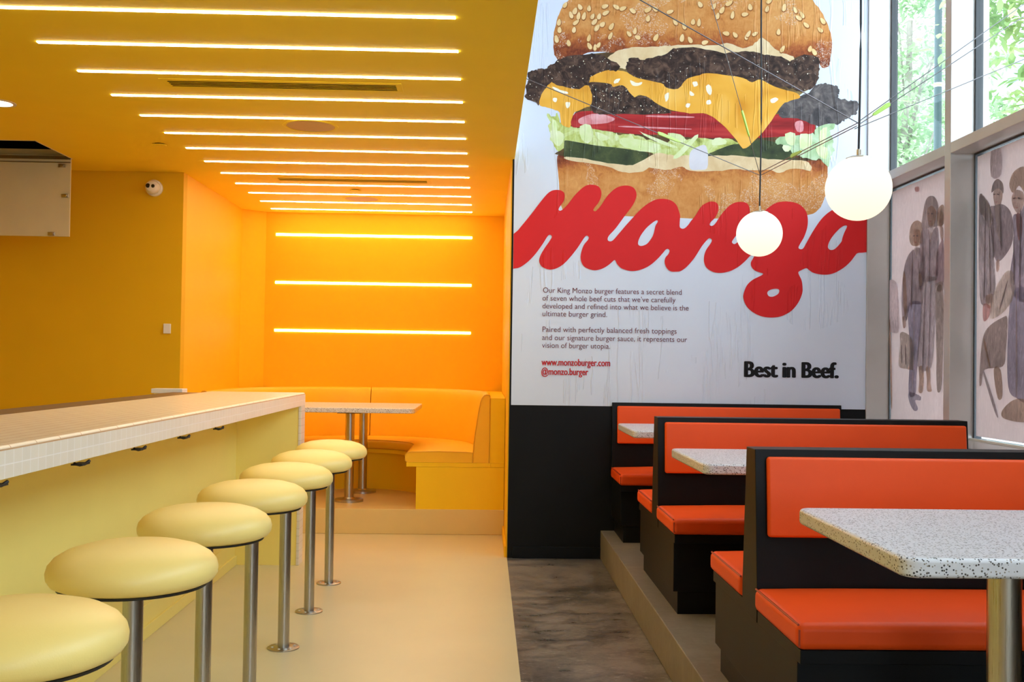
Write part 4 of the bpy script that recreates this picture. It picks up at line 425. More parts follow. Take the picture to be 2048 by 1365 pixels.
# ceiling with the access opening
HX0, HX1, HY0, HY1 = -3.46, -2.835, 6.44, 7.02
struct(MB().box(-4.3, HX0, -3.1, 7.46, CEIL, CEIL+0.06).box(HX0, HX1, -3.1, HY0, CEIL, CEIL+0.06).box(HX0, HX1, HY1, 7.46, CEIL, CEIL+0.06)
       .box(HX1, SOFX, -3.1, 6.735, CEIL, CEIL+0.06).box(HX1, 0.166, 6.735, 7.46, CEIL, CEIL+0.06).box(-2.26, 0.166, 7.46, 9.6, CEIL, CEIL+0.06).build('ceiling', 'paint_ceiling', smooth=False), 'low yellow ceiling with light strips')
struct(MB().box(SOFX-0.04, SOFX, -3.1, 6.735, CEIL+0.06, HIGH).build('trim_1', 'white_paint', smooth=False), 'upright face above the edge of the low ceiling')
struct(MB().box(SOFX, 2.9, -3.1, WALLY+0.1, HIGH, HIGH+0.1).build('ceiling_high', 'white_paint', smooth=False), 'high ceiling over the booths')
struct(MB().box(-4.3, -2.21, 7.457, 7.55, 0, CEIL).build('wall_left_front', 'paint_dimmed', smooth=False), 'mustard wall behind the bar, its dim light put into the paint')
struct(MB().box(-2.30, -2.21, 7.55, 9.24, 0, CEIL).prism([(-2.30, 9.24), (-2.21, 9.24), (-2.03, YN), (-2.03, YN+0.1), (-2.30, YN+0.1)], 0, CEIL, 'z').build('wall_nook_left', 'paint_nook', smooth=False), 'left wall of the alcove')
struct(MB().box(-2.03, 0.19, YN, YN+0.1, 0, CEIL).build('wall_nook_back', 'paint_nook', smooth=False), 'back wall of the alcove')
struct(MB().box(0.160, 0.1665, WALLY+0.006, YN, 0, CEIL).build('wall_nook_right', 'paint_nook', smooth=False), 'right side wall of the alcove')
struct(MB().box(0.167, 2.722, WALLY, WALLY+0.12, 0, HIGH).build('wall_back', 'black_wall', smooth=False), 'black wall behind the booths')
struct(MB().box(-4.4, -4.3, -3.1, 7.5, 0, CEIL).build('wall_left', 'paint', smooth=False), 'left side wall')
struct(MB().box(-4.3, 0.35, -3.2, -3.1, 0, HIGH).box(0.35, 2.6, -3.2, -3.1, 0, 0.9).box(0.35, 2.6, -3.2, -3.1, 2.9, HIGH).box(2.6, 2.9, -3.2, -3.1, 0, HIGH).build('wall_rear', 'white_paint', smooth=False), 'wall behind the viewer')
wr = bpy.data.objects.new('window_9', None); COL.objects.link(wr); wr.location = (0.35, -3.15, 0.9); struct(wr, 'street window behind the viewer')
MB().box(0, 0.06, -0.04, 0.04, 0, 2.0).box(2.19, 2.25, -0.04, 0.04, 0, 2.0).box(1.095, 1.155, -0.04, 0.04, 0, 2.0).box(0.06, 2.19, -0.04, 0.04, 0, 0.06).box(0.06, 2.19, -0.04, 0.04, 1.94, 2.0).build('frame', 'window_metal', wr, smooth=False)
MB().box(0.06, 2.19, -0.004, 0.004, 0.06, 1.94).build('pane', 'glass', wr, smooth=False)
struct(MB().box(0.20, 2.55, WALLY-0.012, WALLY, 0.0, 0.075).build('baseboard_back', 'black_laminate', bevel=0.002), 'black baseboard under the mural wall')
struct(MB().box(0.147, 0.160, WALLY+0.02, 7.63, 0.0, 0.07).build('baseboard_nook', 'paint_nook', bevel=0.002), 'yellow baseboard at the alcove wall')
struct(MB().box(2.5485, 2.718, WALLY-0.016, WALLY, 0.9, HIGH).build('trim_2', 'window_metal', bevel=0.002), 'grey metal jamb beside the mural')
# ledge and low wall under the windows
struct(MB().box(2.42, 2.80, -3.0, WALLY-0.017, 0.186, 0.868).build('wall_right', 'black_wall', smooth=False), 'low black wall under the windows')
struct(MB().box(2.405, 2.80, -3.0, WALLY-0.017, 0.868, 0.900).build('trim_3', 'window_metal', bevel=0.003), 'grey metal window ledge')
# window bays
EDGES = [WALLY-0.017] + [5.602-1.16*i for i in range(8)]
for i, e in enumerate(EDGES[1:]):
    struct(MB().box(2.565, 2.78, e-0.037, e+0.037, 0.90, HIGH).build('trim_%d' % (4+i), 'window_metal', bevel=0.003), 'grey metal window mullion')
for i in range(8):
    y1, y0 = EDGES[i]-(0.037 if i else 0), EDGES[i+1]+0.037
    wn = bpy.data.objects.new('window_%d' % (i+1), None); COL.objects.link(wn); wn.location = (RX, (y0+y1)/2, 0.9); struct(wn, 'tall window bay with clear upper pane')
    def loc(mb): return mb.xf(lambda c: Vector((c.x-RX, c.y-(y0+y1)/2, c.z-0.9)))
    loc(MB().box(2.565, 2.78, y0, y1, 2.489, 2.550)).build('transom', 'window_metal', wn, bevel=0.003)
    g = 0.014
    fr = MB()
    for za, zb in ((0.90, 2.489), (2.55, HIGH)):
        fr.box(RX-0.012, RX+0.03, y0, y0+g, za, zb).box(RX-0.012, RX+0.03, y1-g, y1, za, zb).box(RX-0.012, RX+0.03, y0+g, y1-g, za, za+g*0.8).box(RX-0.012, RX+0.03, y0+g, y1-g, zb-g*0.8, zb)
    loc(fr).build('gasket_frame', 'gasket', wn, smooth=False)
    loc(MB().box(RX-0.030, RX-0.012, y0, y1, 0.9005, 0.912)).build('sill_strip', 'white_plastic', wn, smooth=False)
    loc(MB().box(RX+0.004, RX+0.010, y0+g, y1-g, 0.90+g, 2.489-g)).build('pane', 'glass', wn, smooth=False)
    loc(MB().box(RX+0.004, RX+0.010, y0+g, y1-g, 2.55+g, HIGH-g)).build('pane', 'glass', wn, smooth=False)

# ---------------------------------------------------------------- flat print helpers
def catmull(p, n=5, closed=True):
    out = []; N = len(p)
    for i in range(N):
        a, b, c, d = p[i-1], p[i], p[(i+1) % N], p[(i+2) % N]
        for k in range(n):
            t = k/n
            q = [0.5*((2*b[j]) + (-a[j]+c[j])*t + (2*a[j]-5*b[j]+4*c[j]-d[j])*t*t + (-a[j]+3*b[j]-3*c[j]+d[j])*t**3) for j in (0, 1)]
            out.append(q)
    return out
def flat(name, polys, mat, parent, to3d):
    # polys: [outer, hole, hole ...] lists of 2-D points -> one flat mesh
    vv = [[Vector((q[0], q[1], 0)) for q in p] for p in polys]
    tris = tessellate_polygon(vv)
    pts = [q for p in polys for q in p]
    me = bpy.data.meshes.new(name); me.from_pydata([to3d(q) for q in pts], [], [tuple(t) for t in tris]); me.update()
    me.materials.append(M[mat] if isinstance(mat, str) else mat)
    o = bpy.data.objects.new(name, me); COL.objects.link(o); o.parent = parent
    return o

# ---------------------------------------------------------------- the mural
MX, MZ = 0.178, 1.010
mural = MB().box(0, 2.548-MX, -0.002, 0.0, 0, HIGH-MZ-0.01).build('mural_poster', 'paper', smooth=False)
mural.location = (MX, WALLY-0.0005, MZ)
tag(mural, 'huge white wall poster with a cheeseburger and red script lettering', 'poster')
def lay(k):
    y = -0.002-0.00004*k
    return lambda q: (q[0]-MX, y, q[1]-MZ)
rng = random.Random(4)
def jag(p, amp, n=3):
    p = catmull(p, n)
    return [[a+rng.uniform(-amp, amp), b+rng.uniform(-amp, amp)] for a, b in p]
burger = flat('burger_picture', [jag(ART['bottom_bun'], 0.002)], 'print_bun_low', mural, lay(1))
bb = burger; bb['label'] = 'toasted bottom bun of the printed cheeseburger'
LAYER = [4]
def art(name, key, mat, k, amp=0.003, parent=None, n=3):
    LAYER[0] += 1; k = LAYER[0]
    return flat(name, [jag(ART[key] if isinstance(key, str) else key, amp, n)], mat, parent or burger, lay(k))
art('shadow_gap', 'gap', 'print_gap', 1, 0.004)
top = art('top_bun', 'top_bun', 'print_bun', 2, 0.003)
art('lettuce', 'lettuce_a', 'print_lettuce', 3, 0.007)
art('pickle_slice', 'pickle_b', 'print_pickle', 4, 0.002)
art('pickle_slice', 'pickle_a', 'print_pickle', 4, 0.002)
art('sauce', 'sauce_b', 'print_sauce', 5, 0.003)
art('onion', 'onion', 'print_onion', 6, 0.001)
art('lettuce', 'lettuce_b', 'print_lettuce_b', 6, 0.007)
art('tomato_slice', 'tomato', 'print_tomato', 4, 0.001)
for p in ART['tomshine']: art('tomato_shine', p, 'print_tomato_shine', 5, 0.001)
for p in ART['shred']: art('lettuce_shred', p, 'print_shred', 6, 0.003, n=2)
art('beef_patty', 'patty_c', 'print_patty_hazed', 5, 0.006)
art('sauce', 'sauce_a', 'print_sauce', 6, 0.004)
art('beef_patty', 'patty_d', 'print_patty', 6, 0.006)
art('beef_patty', 'patty_b', 'print_patty', 7, 0.006)
art('cheese_slice', 'cheese_b', 'print_cheese', 8, 0.002)
art('beef_patty', 'patty_a', 'print_patty', 7, 0.006)
art('cheese_slice', 'cheese_a', 'print_cheese', 8, 0.003)
for p in ART['shine']: art('cheese_shine', p, 'print_shine', 9, 0.002)
# glints and fat droplets on the beef, as one scattered print
def scatter(name, regions, mat, k, n, r0, r1):
    me = []; fc = []
    f3 = lay(k)
    for _ in range(n):
        reg = rng.choice(regions); xs = [q[0] for q in reg]; zs = [q[1] for q in reg]
        x = rng.uniform(min(xs)+0.03, max(xs)-0.03); z = rng.uniform(min(zs)+0.02, max(zs)-0.02)
        ins = False
        for i in range(len(reg)):
            (xa, za), (xb, zb) = reg[i-1], reg[i]
            if (za > z) != (zb > z) and x < (xb-xa)*(z-za)/(zb-za)+xa: ins = not ins
        if not ins: continue
        a = rng.uniform(0, PI); ra = rng.uniform(r0, r1); rb = ra*rng.uniform(0.3, 0.8); b = len(me)
        for j in range(7):
            t = 2*PI*j/7; u, v = ra*math.cos(t), rb*math.sin(t)
            me.append(f3((x+u*math.cos(a)-v*math.sin(a), z+u*math.sin(a)+v*math.cos(a))))
        fc.append(list(range(b, b+7)))
    m = bpy.data.meshes.new(name); m.from_pydata(me, [], fc); m.materials.append(M[mat])
    o = bpy.data.objects.new(name, m); COL.objects.link(o); o.parent = burger; o['kind'] = 'stuff'
scatter('fat_glints', [ART['patty_a'], ART['patty_b'], ART['patty_d']], 'print_shine', 70, 260, 0.0012, 0.005)
n_seed = 0
for (x, z, a) in ART['seeds']:
    a = R(a); L, Wd = 0.0235*rng.uniform(0.85, 1.15), 0.0135*rng.uniform(0.85, 1.1)
    def el(k, dx, dz):
        o = []
        for j in range(16):
            t = 2*PI*j/16; u = L*k*math.cos(t); v = Wd*k*math.sin(t)*(1-0.25*math.cos(t))
            o.append([x+dx+u*math.cos(a)-v*math.sin(a), z+dz+u*math.sin(a)+v*math.cos(a)])
        return o
    sh = el(1.18, 0.002, -0.003)
    # seed print: dark rim and pale seed in one small mesh
    pts = sh+el(1.0, 0, 0); f1, f2 = lay(71+0.06*n_seed), lay(71.03+0.06*n_seed)
    me = bpy.data.meshes.new('sesame_seed'); me.from_pydata([f1(q) for q in sh]+[f2(q) for q in pts[16:]], [], [tuple(range(16)), tuple(range(16, 32))])
    me.materials.append(M['print_seed_shade']); me.materials.append(M['print_seed']); me.polygons[1].material_index = 1
    o = bpy.data.objects.new('sesame_seed', me); COL.objects.link(o); o.parent = burger; n_seed += 1
lo, lo2 = ART['logo_out']
logo_loop = catmull(lo, 4)[:-3] + catmull(lo2, 4)[:-3]
# keep the trimmed right and left edges square
logo_loop = [[min(max(q[0], MX+0.001), 2.547), q[1]] for q in logo_loop]
lg = flat('script_lettering', [logo_loop]+[catmull(h, 4) for h in ART['logo_holes']], 'print_red', mural, lay(80))
lg['label'] = 'fat red slanted script lettering'
def text_mesh(body, width, offset, shear=0.0, squeeze=1.0, cap=None):
    cu = bpy.data.curves.new('t', 'FONT'); cu.body = body; cu.size = 1.0; cu.offset = offset; cu.resolution_u = 4; cu.space_character = squeeze
    ob = bpy.data.objects.new('t', cu); COL.objects.link(ob)
    bpy.context.view_layer.update()
    me = bpy.data.meshes.new_from_object(ob.evaluated_get(bpy.context.evaluated_depsgraph_get()))
    bpy.data.objects.remove(ob, do_unlink=True)
    xs = [v.co.x for v in me.vertices]; k = width/(max(xs)-min(xs)); x0 = min(xs)
    return me, k, x0
for body, xa, za, xb, zb, st in ART['text']:
    off, sq, cap, mt, nm, fat = {'body': (-0.004, 1.0, 0.0375, 'print_maroon', 'text_line', 0), 'red': (0.0, 1.0, 0.0475, 'print_red_text', 'contact_line', 0.030), 'black': (0.0, 1.0, 0.108, 'print_black', 'slogan', 0.060)}[st]
    me, k, x0 = text_mesh(body, xb-xa, off, squeeze=sq)
    ks = cap/0.727
    base = [(v.co.x, v.co.y) for v in me.vertices]; faces = [tuple(p.vertices) for p in me.polygons]
    bpy.data.meshes.remove(me)
    vs_, fs_ = [], []
    for m, (dx, dy) in enumerate([(0, 0)] if not fat else [(-fat, 0), (fat, 0), (0, 0), (-fat/2, fat*0.25), (fat/2, -fat*0.25), (fat/2, fat*0.25), (-fat/2, -fat*0.25)]):
        o_ = len(vs_)
        vs_ += [(xa-MX+(x-x0+dx)*k, -0.002-0.00004*80-0.00001*m, (za+zb)/2-MZ+(y+dy)*ks) for x, y in base]
        fs_ += [tuple(i_+o_ for i_ in f) for f in faces]
    me = bpy.data.meshes.new(nm); me.from_pydata(vs_, [], fs_); me.materials.append(M[mt])
    o = bpy.data.objects.new(nm, me); COL.objects.link(o); o.parent = mural

# ---------------------------------------------------------------- window films with printed people
FL = ['translucent pink window film printed with a group of people, beside the mural', 'translucent pink window film printed with a man in a blue coat, right edge']
for i in range(2):
    y1, y0 = EDGES[i]-(0.037 if i else 0)-0.024, EDGES[i+1]+0.037+0.024
    film = MB().box(-0.001, 0.001, y0, y1, 0.925, 2.467).build('window_film', 'film', smooth=False)
    film.location = (RX-0.004, 0, 0); tag(film, FL[i], 'window film')
    k = 0
    for wi, fig, key, poly in ART['film']:
        if wi != i+1: continue
        k += 1
        p = [[min(max(q[0], y0+0.003), y1-0.003), min(max(q[1], 0.93), 2.462)] for q in catmull(poly, 4)]
        yy = -0.0016-0.0004*k
        flat({'skin': 'printed_face', 'hair': 'printed_hair', 'darkhair': 'printed_hair', 'denim': 'printed_jeans', 'boot': 'printed_boot', 'shoe': 'printed_shoes', 'bag': 'printed_bag', 'darkbag': 'printed_bag', 'skirt': 'printed_skirt', 'cane': 'printed_cane', 'wall_tone': 'printed_backdrop'}.get(key, 'printed_clothing'),
             [p], 'film_'+key, film, lambda q, a=yy: (a, q[0], q[1]))
for i in range(2, 8):
    y1, y0 = EDGES[i]-0.053, EDGES[i+1]+0.053
    wk = bpy.data.objects['window_%d' % (i+1)]
    film = MB().box(-0.001, 0.001, y0-wk.location.y, y1-wk.location.y, 0.915-0.9, 2.474-0.9).build('film', 'film', wk, smooth=False)
    film.location = (-0.004, 0, 0)

# ---------------------------------------------------------------- yellow side: lights and fittings
ordn = ['first', 'second', 'third', 'fourth', 'fifth', 'sixth', 'seventh', 'eighth', 'ninth', 'tenth', 'eleventh', 'twelfth', 'thirteenth']
note = ['longest on the picture, at its top edge', 'just behind the nearest one', 'directly in front of the near air vent', 'directly behind the near air vent', 'directly in front of the near ceiling speaker',
        'directly behind the near ceiling speaker', 'halfway along the ceiling', 'just behind the middle strip', 'directly in front of the far air vent', 'directly behind the far air vent', 'in front of the far ceiling speaker', 'just behind the far ceiling speaker', 'closest to the alcove back wall']
for i in range(13):
    y = 3.962+0.435*i
    o = MB().box(-0.901, 0.901, -0.0100, 0.0100, -0.004, 0.002).build('light_strip', 'led', smooth=False)
    o.location = (-1.036, y, CEIL); tag(o, 'glowing ceiling light strip, %s from the front, %s' % (ordn[i], note[i]), 'light strip', 'ceiling light strips')
for z, n in ((2.437, 'uppermost'), (1.995, 'middle'), (1.554, 'lowest')):
    o = MB().box(-0.901, 0.901, -0.004, 0.002, -0.0100, 0.0100).build('light_strip', 'led_wall', smooth=False)
    o.location = (-1.036, YN, z); tag(o, 'glowing light strip on the alcove back wall, %s of the three' % n, 'light strip', 'wall light strips')

def vent(y, label):
    t = thing('air_vent', label, 'air vent', (-1.01, y, CEIL), group='ceiling air vents')
    MB().box(-0.572, 0.572, -0.056, 0.056, -0.001, 0.0).build('backing', 'dark_void', t, smooth=False)
    MB().box(-0.585, 0.585, -0.085, -0.050, -0.003, 0).box(-0.585, 0.585, 0.050, 0.085, -0.003, 0).box(-0.585, -0.555, -0.05, 0.05, -0.003, 0).box(0.555, 0.585, -0.05, 0.05, -0.003, 0).build('frame', 'paint_ceiling', t, bevel=0.0015)
    for k in range(3):
        MB().box(-0.556, 0.556, -0.0315+0.0275*k, -0.0315+0.0275*k+0.008, -0.003, -0.001).build('slat', 'paint_ceiling', t, bevel=0.001)
vent(5.018, 'long slotted air vent in the yellow ceiling, nearer and larger')
vent(7.655, 'long slotted air vent in the yellow ceiling, deeper in by the alcove')
def speaker(x, y, label):
    t = thing('ceiling_speaker', label, 'speaker', (x, y, CEIL), group='round ceiling speakers')
    MB().lathe([(0.160, 0), (0.160, -0.002), (0.156, -0.0035), (0.145, -0.0035), (0.138, -0.002), (0.138, 0)], n=48, cap=False).build('trim_ring', 'paint_ceiling', t)
    MB().lathe([(0.140, -0.0005), (0.139, -0.001), (0.10, -0.0015), (0.001, -0.002)], n=48).build('grille', 'grille', t)
speaker(-1.025, 5.89, 'round ceiling speaker in the yellow ceiling, nearer one')
speaker(-1.05, 8.535, 'round ceiling speaker in the yellow ceiling, farther one near the alcove wall')
def sprink(x, y, label):
    t = thing('sprinkler_cap', label, 'sprinkler', (x, y, CEIL), group='sprinkler covers')
    MB().lathe([(0.030, 0), (0.030, -0.006)], n=28).build('neck', 'dark_void', t)
    MB().lathe([(0.043, -0.006), (0.043, -0.009), (0.036, -0.011)], n=32).build('cover', 'paint_ceiling', t)
sprink(-2.075, 6.47, 'small round sprinkler cover in the ceiling above the wall camera')
sprink(-1.045, 8.086, 'small round sprinkler cover between the far air vent and far speaker')
t = thing('downlight', 'round recessed downlight glowing at the left picture edge', 'downlight', (-2.615, 5.485, CEIL))
MB().lathe([(0.088, 0), (0.088, -0.004), (0.070, -0.005), (0.068, 0)], n=36, cap=False).build('trim_ring', 'white_plastic', t)
MB().lathe([(0.070, -0.001), (0.069, -0.003)], n=36).build('lens', 'downlight', t)
# access hatch
t = thing('ceiling_hatch', 'open ceiling access hatch with its beige panel hanging down', 'hatch', (HX1, HY1, CEIL))
h = MB()
xa, ya = HX0-HX1, HY0-HY1
h.box(xa, 0, ya, 0, 0.5, 0.52).box(xa-0.01, xa, ya, 0, 0.06, 0.52).box(0, 0.01, ya, 0, 0.06, 0.52).box(xa, 0, ya-0.01, ya, 0.06, 0.52).box(xa, 0, 0, 0.01, 0.06, 0.52)
h.build('shaft', 'dark_void', t, smooth=False)
MB().box(xa, 0, -0.012, 0, -0.002, 0.06).box(-0.008, 0.0, ya, -0.012, -0.002, 0.06).box(xa, 0, ya, ya+0.008, -0.002, 0.06).build('frame', 'hatch_panel', t, smooth=False)
door = MB().box(xa+0.004, -0.002, -0.030, -0.014, -0.537, 0.02).build('door', 'hatch_panel', t, bevel=0.002)
MB().box(xa+0.004, -0.002, -0.036, -0.030, -0.012, 0.01).box(xa+0.004, -0.002, -0.033, -0.030, -0.035, -0.028).build('hinge_rail', 'dark_steel', door, smooth=False)
for x, z in ((-0.055, -0.055), (-0.03, -0.26), (-0.115, -0.52), (-0.50, -0.52)):
    MB().box(x-0.028, x+0.020, -0.040, -0.030, z-0.012, z+0.012).lathe([(0.010, 0), (0.010, -0.012)], (x+0.004, -0.040, z), 12, 'y').build('latch', 'steel', door, bevel=0.002)
# security camera on the mustard wall
t = thing('security_camera', 'small white dome security camera high on the mustard wall', 'camera', (-2.418, 7.457, 2.52))
MB().lathe([(0.060, 0), (0.060, -0.022), (0.052, -0.030)], n=36, axis='y').build('mounting_base', 'white_plastic', t)
bl = MB()
ring = [(0.050*math.sin(PI*k/14), -0.050-0.050*-math.cos(PI*k/14)*-1) for k in range(15)]
bl.lathe([(max(0.0005, a), b) for a, b in ring], n=32, axis='y'); bl.build('housing', 'white_plastic', t)
MB().lathe([(0.040, -0.083), (0.034, -0.093), (0.030, -0.0945)], n=30, axis='y').build('face_plate', 'white_plastic', t)
for dx, dz, r in ((-0.018, 0.004, 0.016), (0.017, 0.002, 0.013)):
    MB().lathe([(r, -0.090), (r, -0.098), (r*0.7, -0.101)], (dx, 0, dz), 20, 'y').build('lens', 'lens', t)
tag(MB().box(-0.026, 0.026, -0.018, 0, -0.036, 0.036).build('wall_sensor', 'white_plastic', bevel=0.004), 'small pale sensor box low on the mustard wall', 'sensor').location = (-2.305, 7.457, 1.50)

# ---------------------------------------------------------------- the bar counter
YB0, YB1 = 1.1, 6.575
t = thing('bar_counter', 'long bar counter with cream tiled top and yellow front', 'counter', (-1.147, YB1, 0))
X = lambda x: x+1.147
Yc = lambda y: y-YB1
MB().box(X(-1.748), X(-1.1485), Yc(YB0), Yc(YB1), 1.000, 1.080).build('countertop', 'tile_top', t, bevel=0.010, seg=3)
MB().box(X(-1.1484), X(-1.1466), Yc(YB0), Yc(YB1), 1.000, 1.068).build('edge_tiles', 'tile_front', t, smooth=False)
MB().box(X(-1.72), X(-1.25), Yc(YB0), Yc(6.45), 0.990, 0.9995).build('underside_board', 'laminate', t, smooth=False)
MB().box(X(-1.74), X(-1.55), Yc(YB0), Yc(6.45), 0.0, 0.985).build('front_panel', 'laminate', t, smooth=False)
MB().box(X(-1.55), X(-1.545), Yc(YB0), Yc(6.45), 0.0, 0.150).build('lower_panel', 'laminate', t, bevel=0.002)
MB().box(X(-1.545), X(-1.533), Yc(YB0), Yc(6.45), 0.0, 0.060).build('skirting', 'laminate', t, bevel=0.003)
MB().box(X(-1.745), X(-1.166), Yc(6.45), Yc(YB1), 0.0, 0.9995).build('end_panel', 'laminate', t, smooth=False)
MB().box(X(-1.1655), X(-1.147), Yc(6.444), Yc(YB1), 0.0, 0.9995).build('end_tiles', 'tile_leg', t, bevel=0.003)
for y in (2.496, 3.011, 3.512, 4.031, 4.551):
    hk = MB().box(X(-1.19), X(-1.158), Yc(y)-0.03, Yc(y)+0.03, 0.980, 0.985)
    hk.tube([(X(-1.18), Yc(y)-0.03, 0.986), (X(-1.172), Yc(y)-0.01, 0.980), (X(-1.166), Yc(y)+0.012, 0.981), (X(-1.160), Yc(y)+0.03, 0.989)], 0.0045)
    hk.build('bag_hook', 'black_rubber', t)
t = thing('steel_worktop', 'narrow stainless worktop along the back of the bar counter', 'worktop', (-1.752, 6.44, 0))
MB().box(-0.20, 0.0, -5.3, 0.0, 1.045, 1.076).build('top', 'dark_steel', t, bevel=0.004)
MB().box(-0.19, -0.01, -5.25, -0.02, 0.0, 1.045).build('cabinet', 'laminate', t, smooth=False)
t = thing('serving_slab', 'small white slab at the far end of the stainless worktop', 'slab', (-1.99, 6.51, 0))
MB().box(-0.10, 0.095, -0.055, 0.055, 1.066, 1.096).build('top', 'white_plastic', t, bevel=0.004)
MB().box(-0.085, 0.06, -0.045, 0.045, 0.0, 1.066).build('pedestal', 'laminate', t, smooth=False)

# ---------------------------------------------------------------- bar stools
st = thing('bar_stool', 'round yellow bar stool nearest the camera, cut off by the left picture edge', 'bar stool', (-0.883, 1.9592, 0), group='bar stools along the counter')
prof = [(0.182, 0.725), (0.197, 0.732), (0.2055, 0.745), (0.207, 0.760), (0.203, 0.776), (0.190, 0.792), (0.165, 0.807), (0.125, 0.819), (0.075, 0.826), (0.030, 0.829), (0.001, 0.8295)]
seat = MB().lathe(prof, n=64).build('seat_cushion', 'stool_vinyl', st)
MB().lathe([(0.150, 0.717), (0.182, 0.718), (0.184, 0.7245), (0.10, 0.7255)], n=48).build('seat_plate', 'black_rubber', st)
MB().lathe([(0.0255, 0.006), (0.0255, 0.7165)], n=36).build('pole', 'steel', st)
fl = MB().lathe([(0.070, 0.0), (0.070, 0.005), (0.067, 0.007), (0.0265, 0.0075)], n=40).build('base_flange', 'steel', st)
for k in range(6):
    a = 2*PI*k/6+0.3
    MB().lathe([(0.006, 0.007), (0.006, 0.009), (0.003, 0.0102)], (0.049*math.cos(a), 0.049*math.sin(a), 0), 10).build('screw', 'white_plastic', fl)
SL = ['second round yellow bar stool from the camera', 'third round yellow bar stool from the camera', 'middle round yellow bar stool, fourth of the seven in the row', 'fifth round yellow bar stool from the camera', 'sixth round yellow bar stool, last but one from the alcove', 'farthest round yellow bar stool, beside the tiled end of the counter']
for k in range(1, 7):
    dup(st, (-0.883, 1.9592+0.6644*k, 0), SL[k-1])

# ---------------------------------------------------------------- curved booth in the alcove
CX, CY, Y0 = -1.03, 8.30, 7.645
def stations(a0, a1, straight_r, straight_l, n=28):
    s = []
    if straight_r: s += [(Y0 + (CY-Y0)*k/4, (1, 0)) for k in range(4)]
    for k in range(n+1):
        a = R(a0 + (a1-a0)*k/n); s.append((CY, (math.cos(a), math.sin(a))))
    if straight_l: s += [(CY - (CY-Y0)*k/4, (-1, 0)) for k in range(1, 5)]
    return s
def sweep(prof, sts, mb=None):
    mb = mb or MB()
    rows = [[mb.bm.verts.new((r*d[0], y+r*d[1]-CY, z)) for r, z in prof] for y, d in sts]
    n = len(prof)
    for a, b in zip(rows, rows[1:]):
        for k in range(n): mb.bm.faces.new((a[k], a[(k+1) % n], b[(k+1) % n], b[k]))
    mb.bm.faces.new(rows[0]); mb.bm.faces.new(rows[-1][::-1])
    return mb
bo = thing('curved_booth', 'amber upholstered curved booth bench filling the alcove', 'booth bench', (CX, CY, 0))
full = stations(0, 180, True, True)
b = sweep([(0.53, 0.186), (0.53, 0.500), (1.085, 0.500), (1.085, 0.186)], full)
b.box(1.0851, 1.187, Y0-CY, 0, 0.186, 0.500).box(-1.178, -1.0851, Y0-CY, 0, 0.186, 0.500)
b.build('base', 'booth_laminate', bo)
b = sweep([(0.455, 0.501), (0.455, 0.534), (1.085, 0.534), (1.085, 0.501)], full)
b.box(1.0851, 1.187, Y0-CY, 0, 0.501, 0.534).box(-1.178, -1.0851, Y0-CY, 0, 0.501, 0.534)
b.build('seat_board', 'booth_laminate', bo, bevel=0.002)
seatp = [(0.462, 0.535), (0.448, 0.545), (0.444, 0.562), (0.444, 0.580), (0.450, 0.596), (0.464, 0.606), (0.49, 0.611), (0.70, 0.617), (0.90, 0.614), (0.949, 0.610), (0.949, 0.535)]
backp = [(0.951, 0.535), (0.953, 0.60), (0.958, 0.68), (0.968, 0.77), (0.981, 0.86), (0.994, 0.94), (1.004, 0.99), (1.015, 1.020), (1.030, 1.038), (1.048, 1.045), (1.064, 1.044), (1.072, 1.036), (1.074, 1.02), (1.074, 0.535)]
for a0, a1, rr, ll in ((0, 89.8, True, False), (90.2, 180, False, True)):
    s_ = stations(a0, a1, rr, ll, 20)
    c = sweep(seatp, s_).build('seat_cushion', 'nook_vinyl', bo, angle=60)
    d = sweep(backp, s_).build('backrest', 'nook_vinyl', bo, angle=60)
    MB().tube([(r*q[0], y+r*q[1]-CY, 0.6075) for y, q in s_ for r in (0.4655,)], 0.004, 6).build('piping', 'piping_yellow', c)
    y, q = s_[0] if rr else s_[-1]
    MB().tube([(r*q[0], y+r*q[1]-CY-0.001, z) for r, z in backp], 0.0045, 6).build('piping', 'piping_yellow', d)
    MB().tube([(r*q[0], y+r*q[1]-CY-0.001, z) for r, z in seatp], 0.0035, 6).build('piping', 'piping_yellow', c)
# filler behind the curve
fb = MB()
xr, xl, yb = 1.187, -1.178, YN-0.005-CY
cir = []; rec = []
N = 36
for k in range(N+1):
    a = PI*k/N; d = (math.cos(a), math.sin(a)); cir.append((1.078*d[0], 1.078*d[1]))
    tt = min((xr/d[0]) if d[0] > 1e-6 else 9, (xl/d[0]) if d[0] < -1e-6 else 9, (yb/d[1]) if d[1] > 1e-6 else 9)
    px, py = tt*d[0], tt*d[1]
    if py > 0.93 and px < -0.985: # chamfered corner of the alcove
        u = (-0.985-px); py = min(py, yb-u)
    rec.append((px, py))
for k in range(N):
    fb.quad((*cir[k], 1.02), (*rec[k], 1.02), (*rec[k+1], 1.02), (*cir[k+1], 1.02))
fb.box(1.078, xr, Y0-CY, 0, 0.535, 1.02).box(xl, -1.078, Y0-CY, 0, 0.535, 1.02)
fb.build('surround', 'booth_laminate', bo, smooth=False)
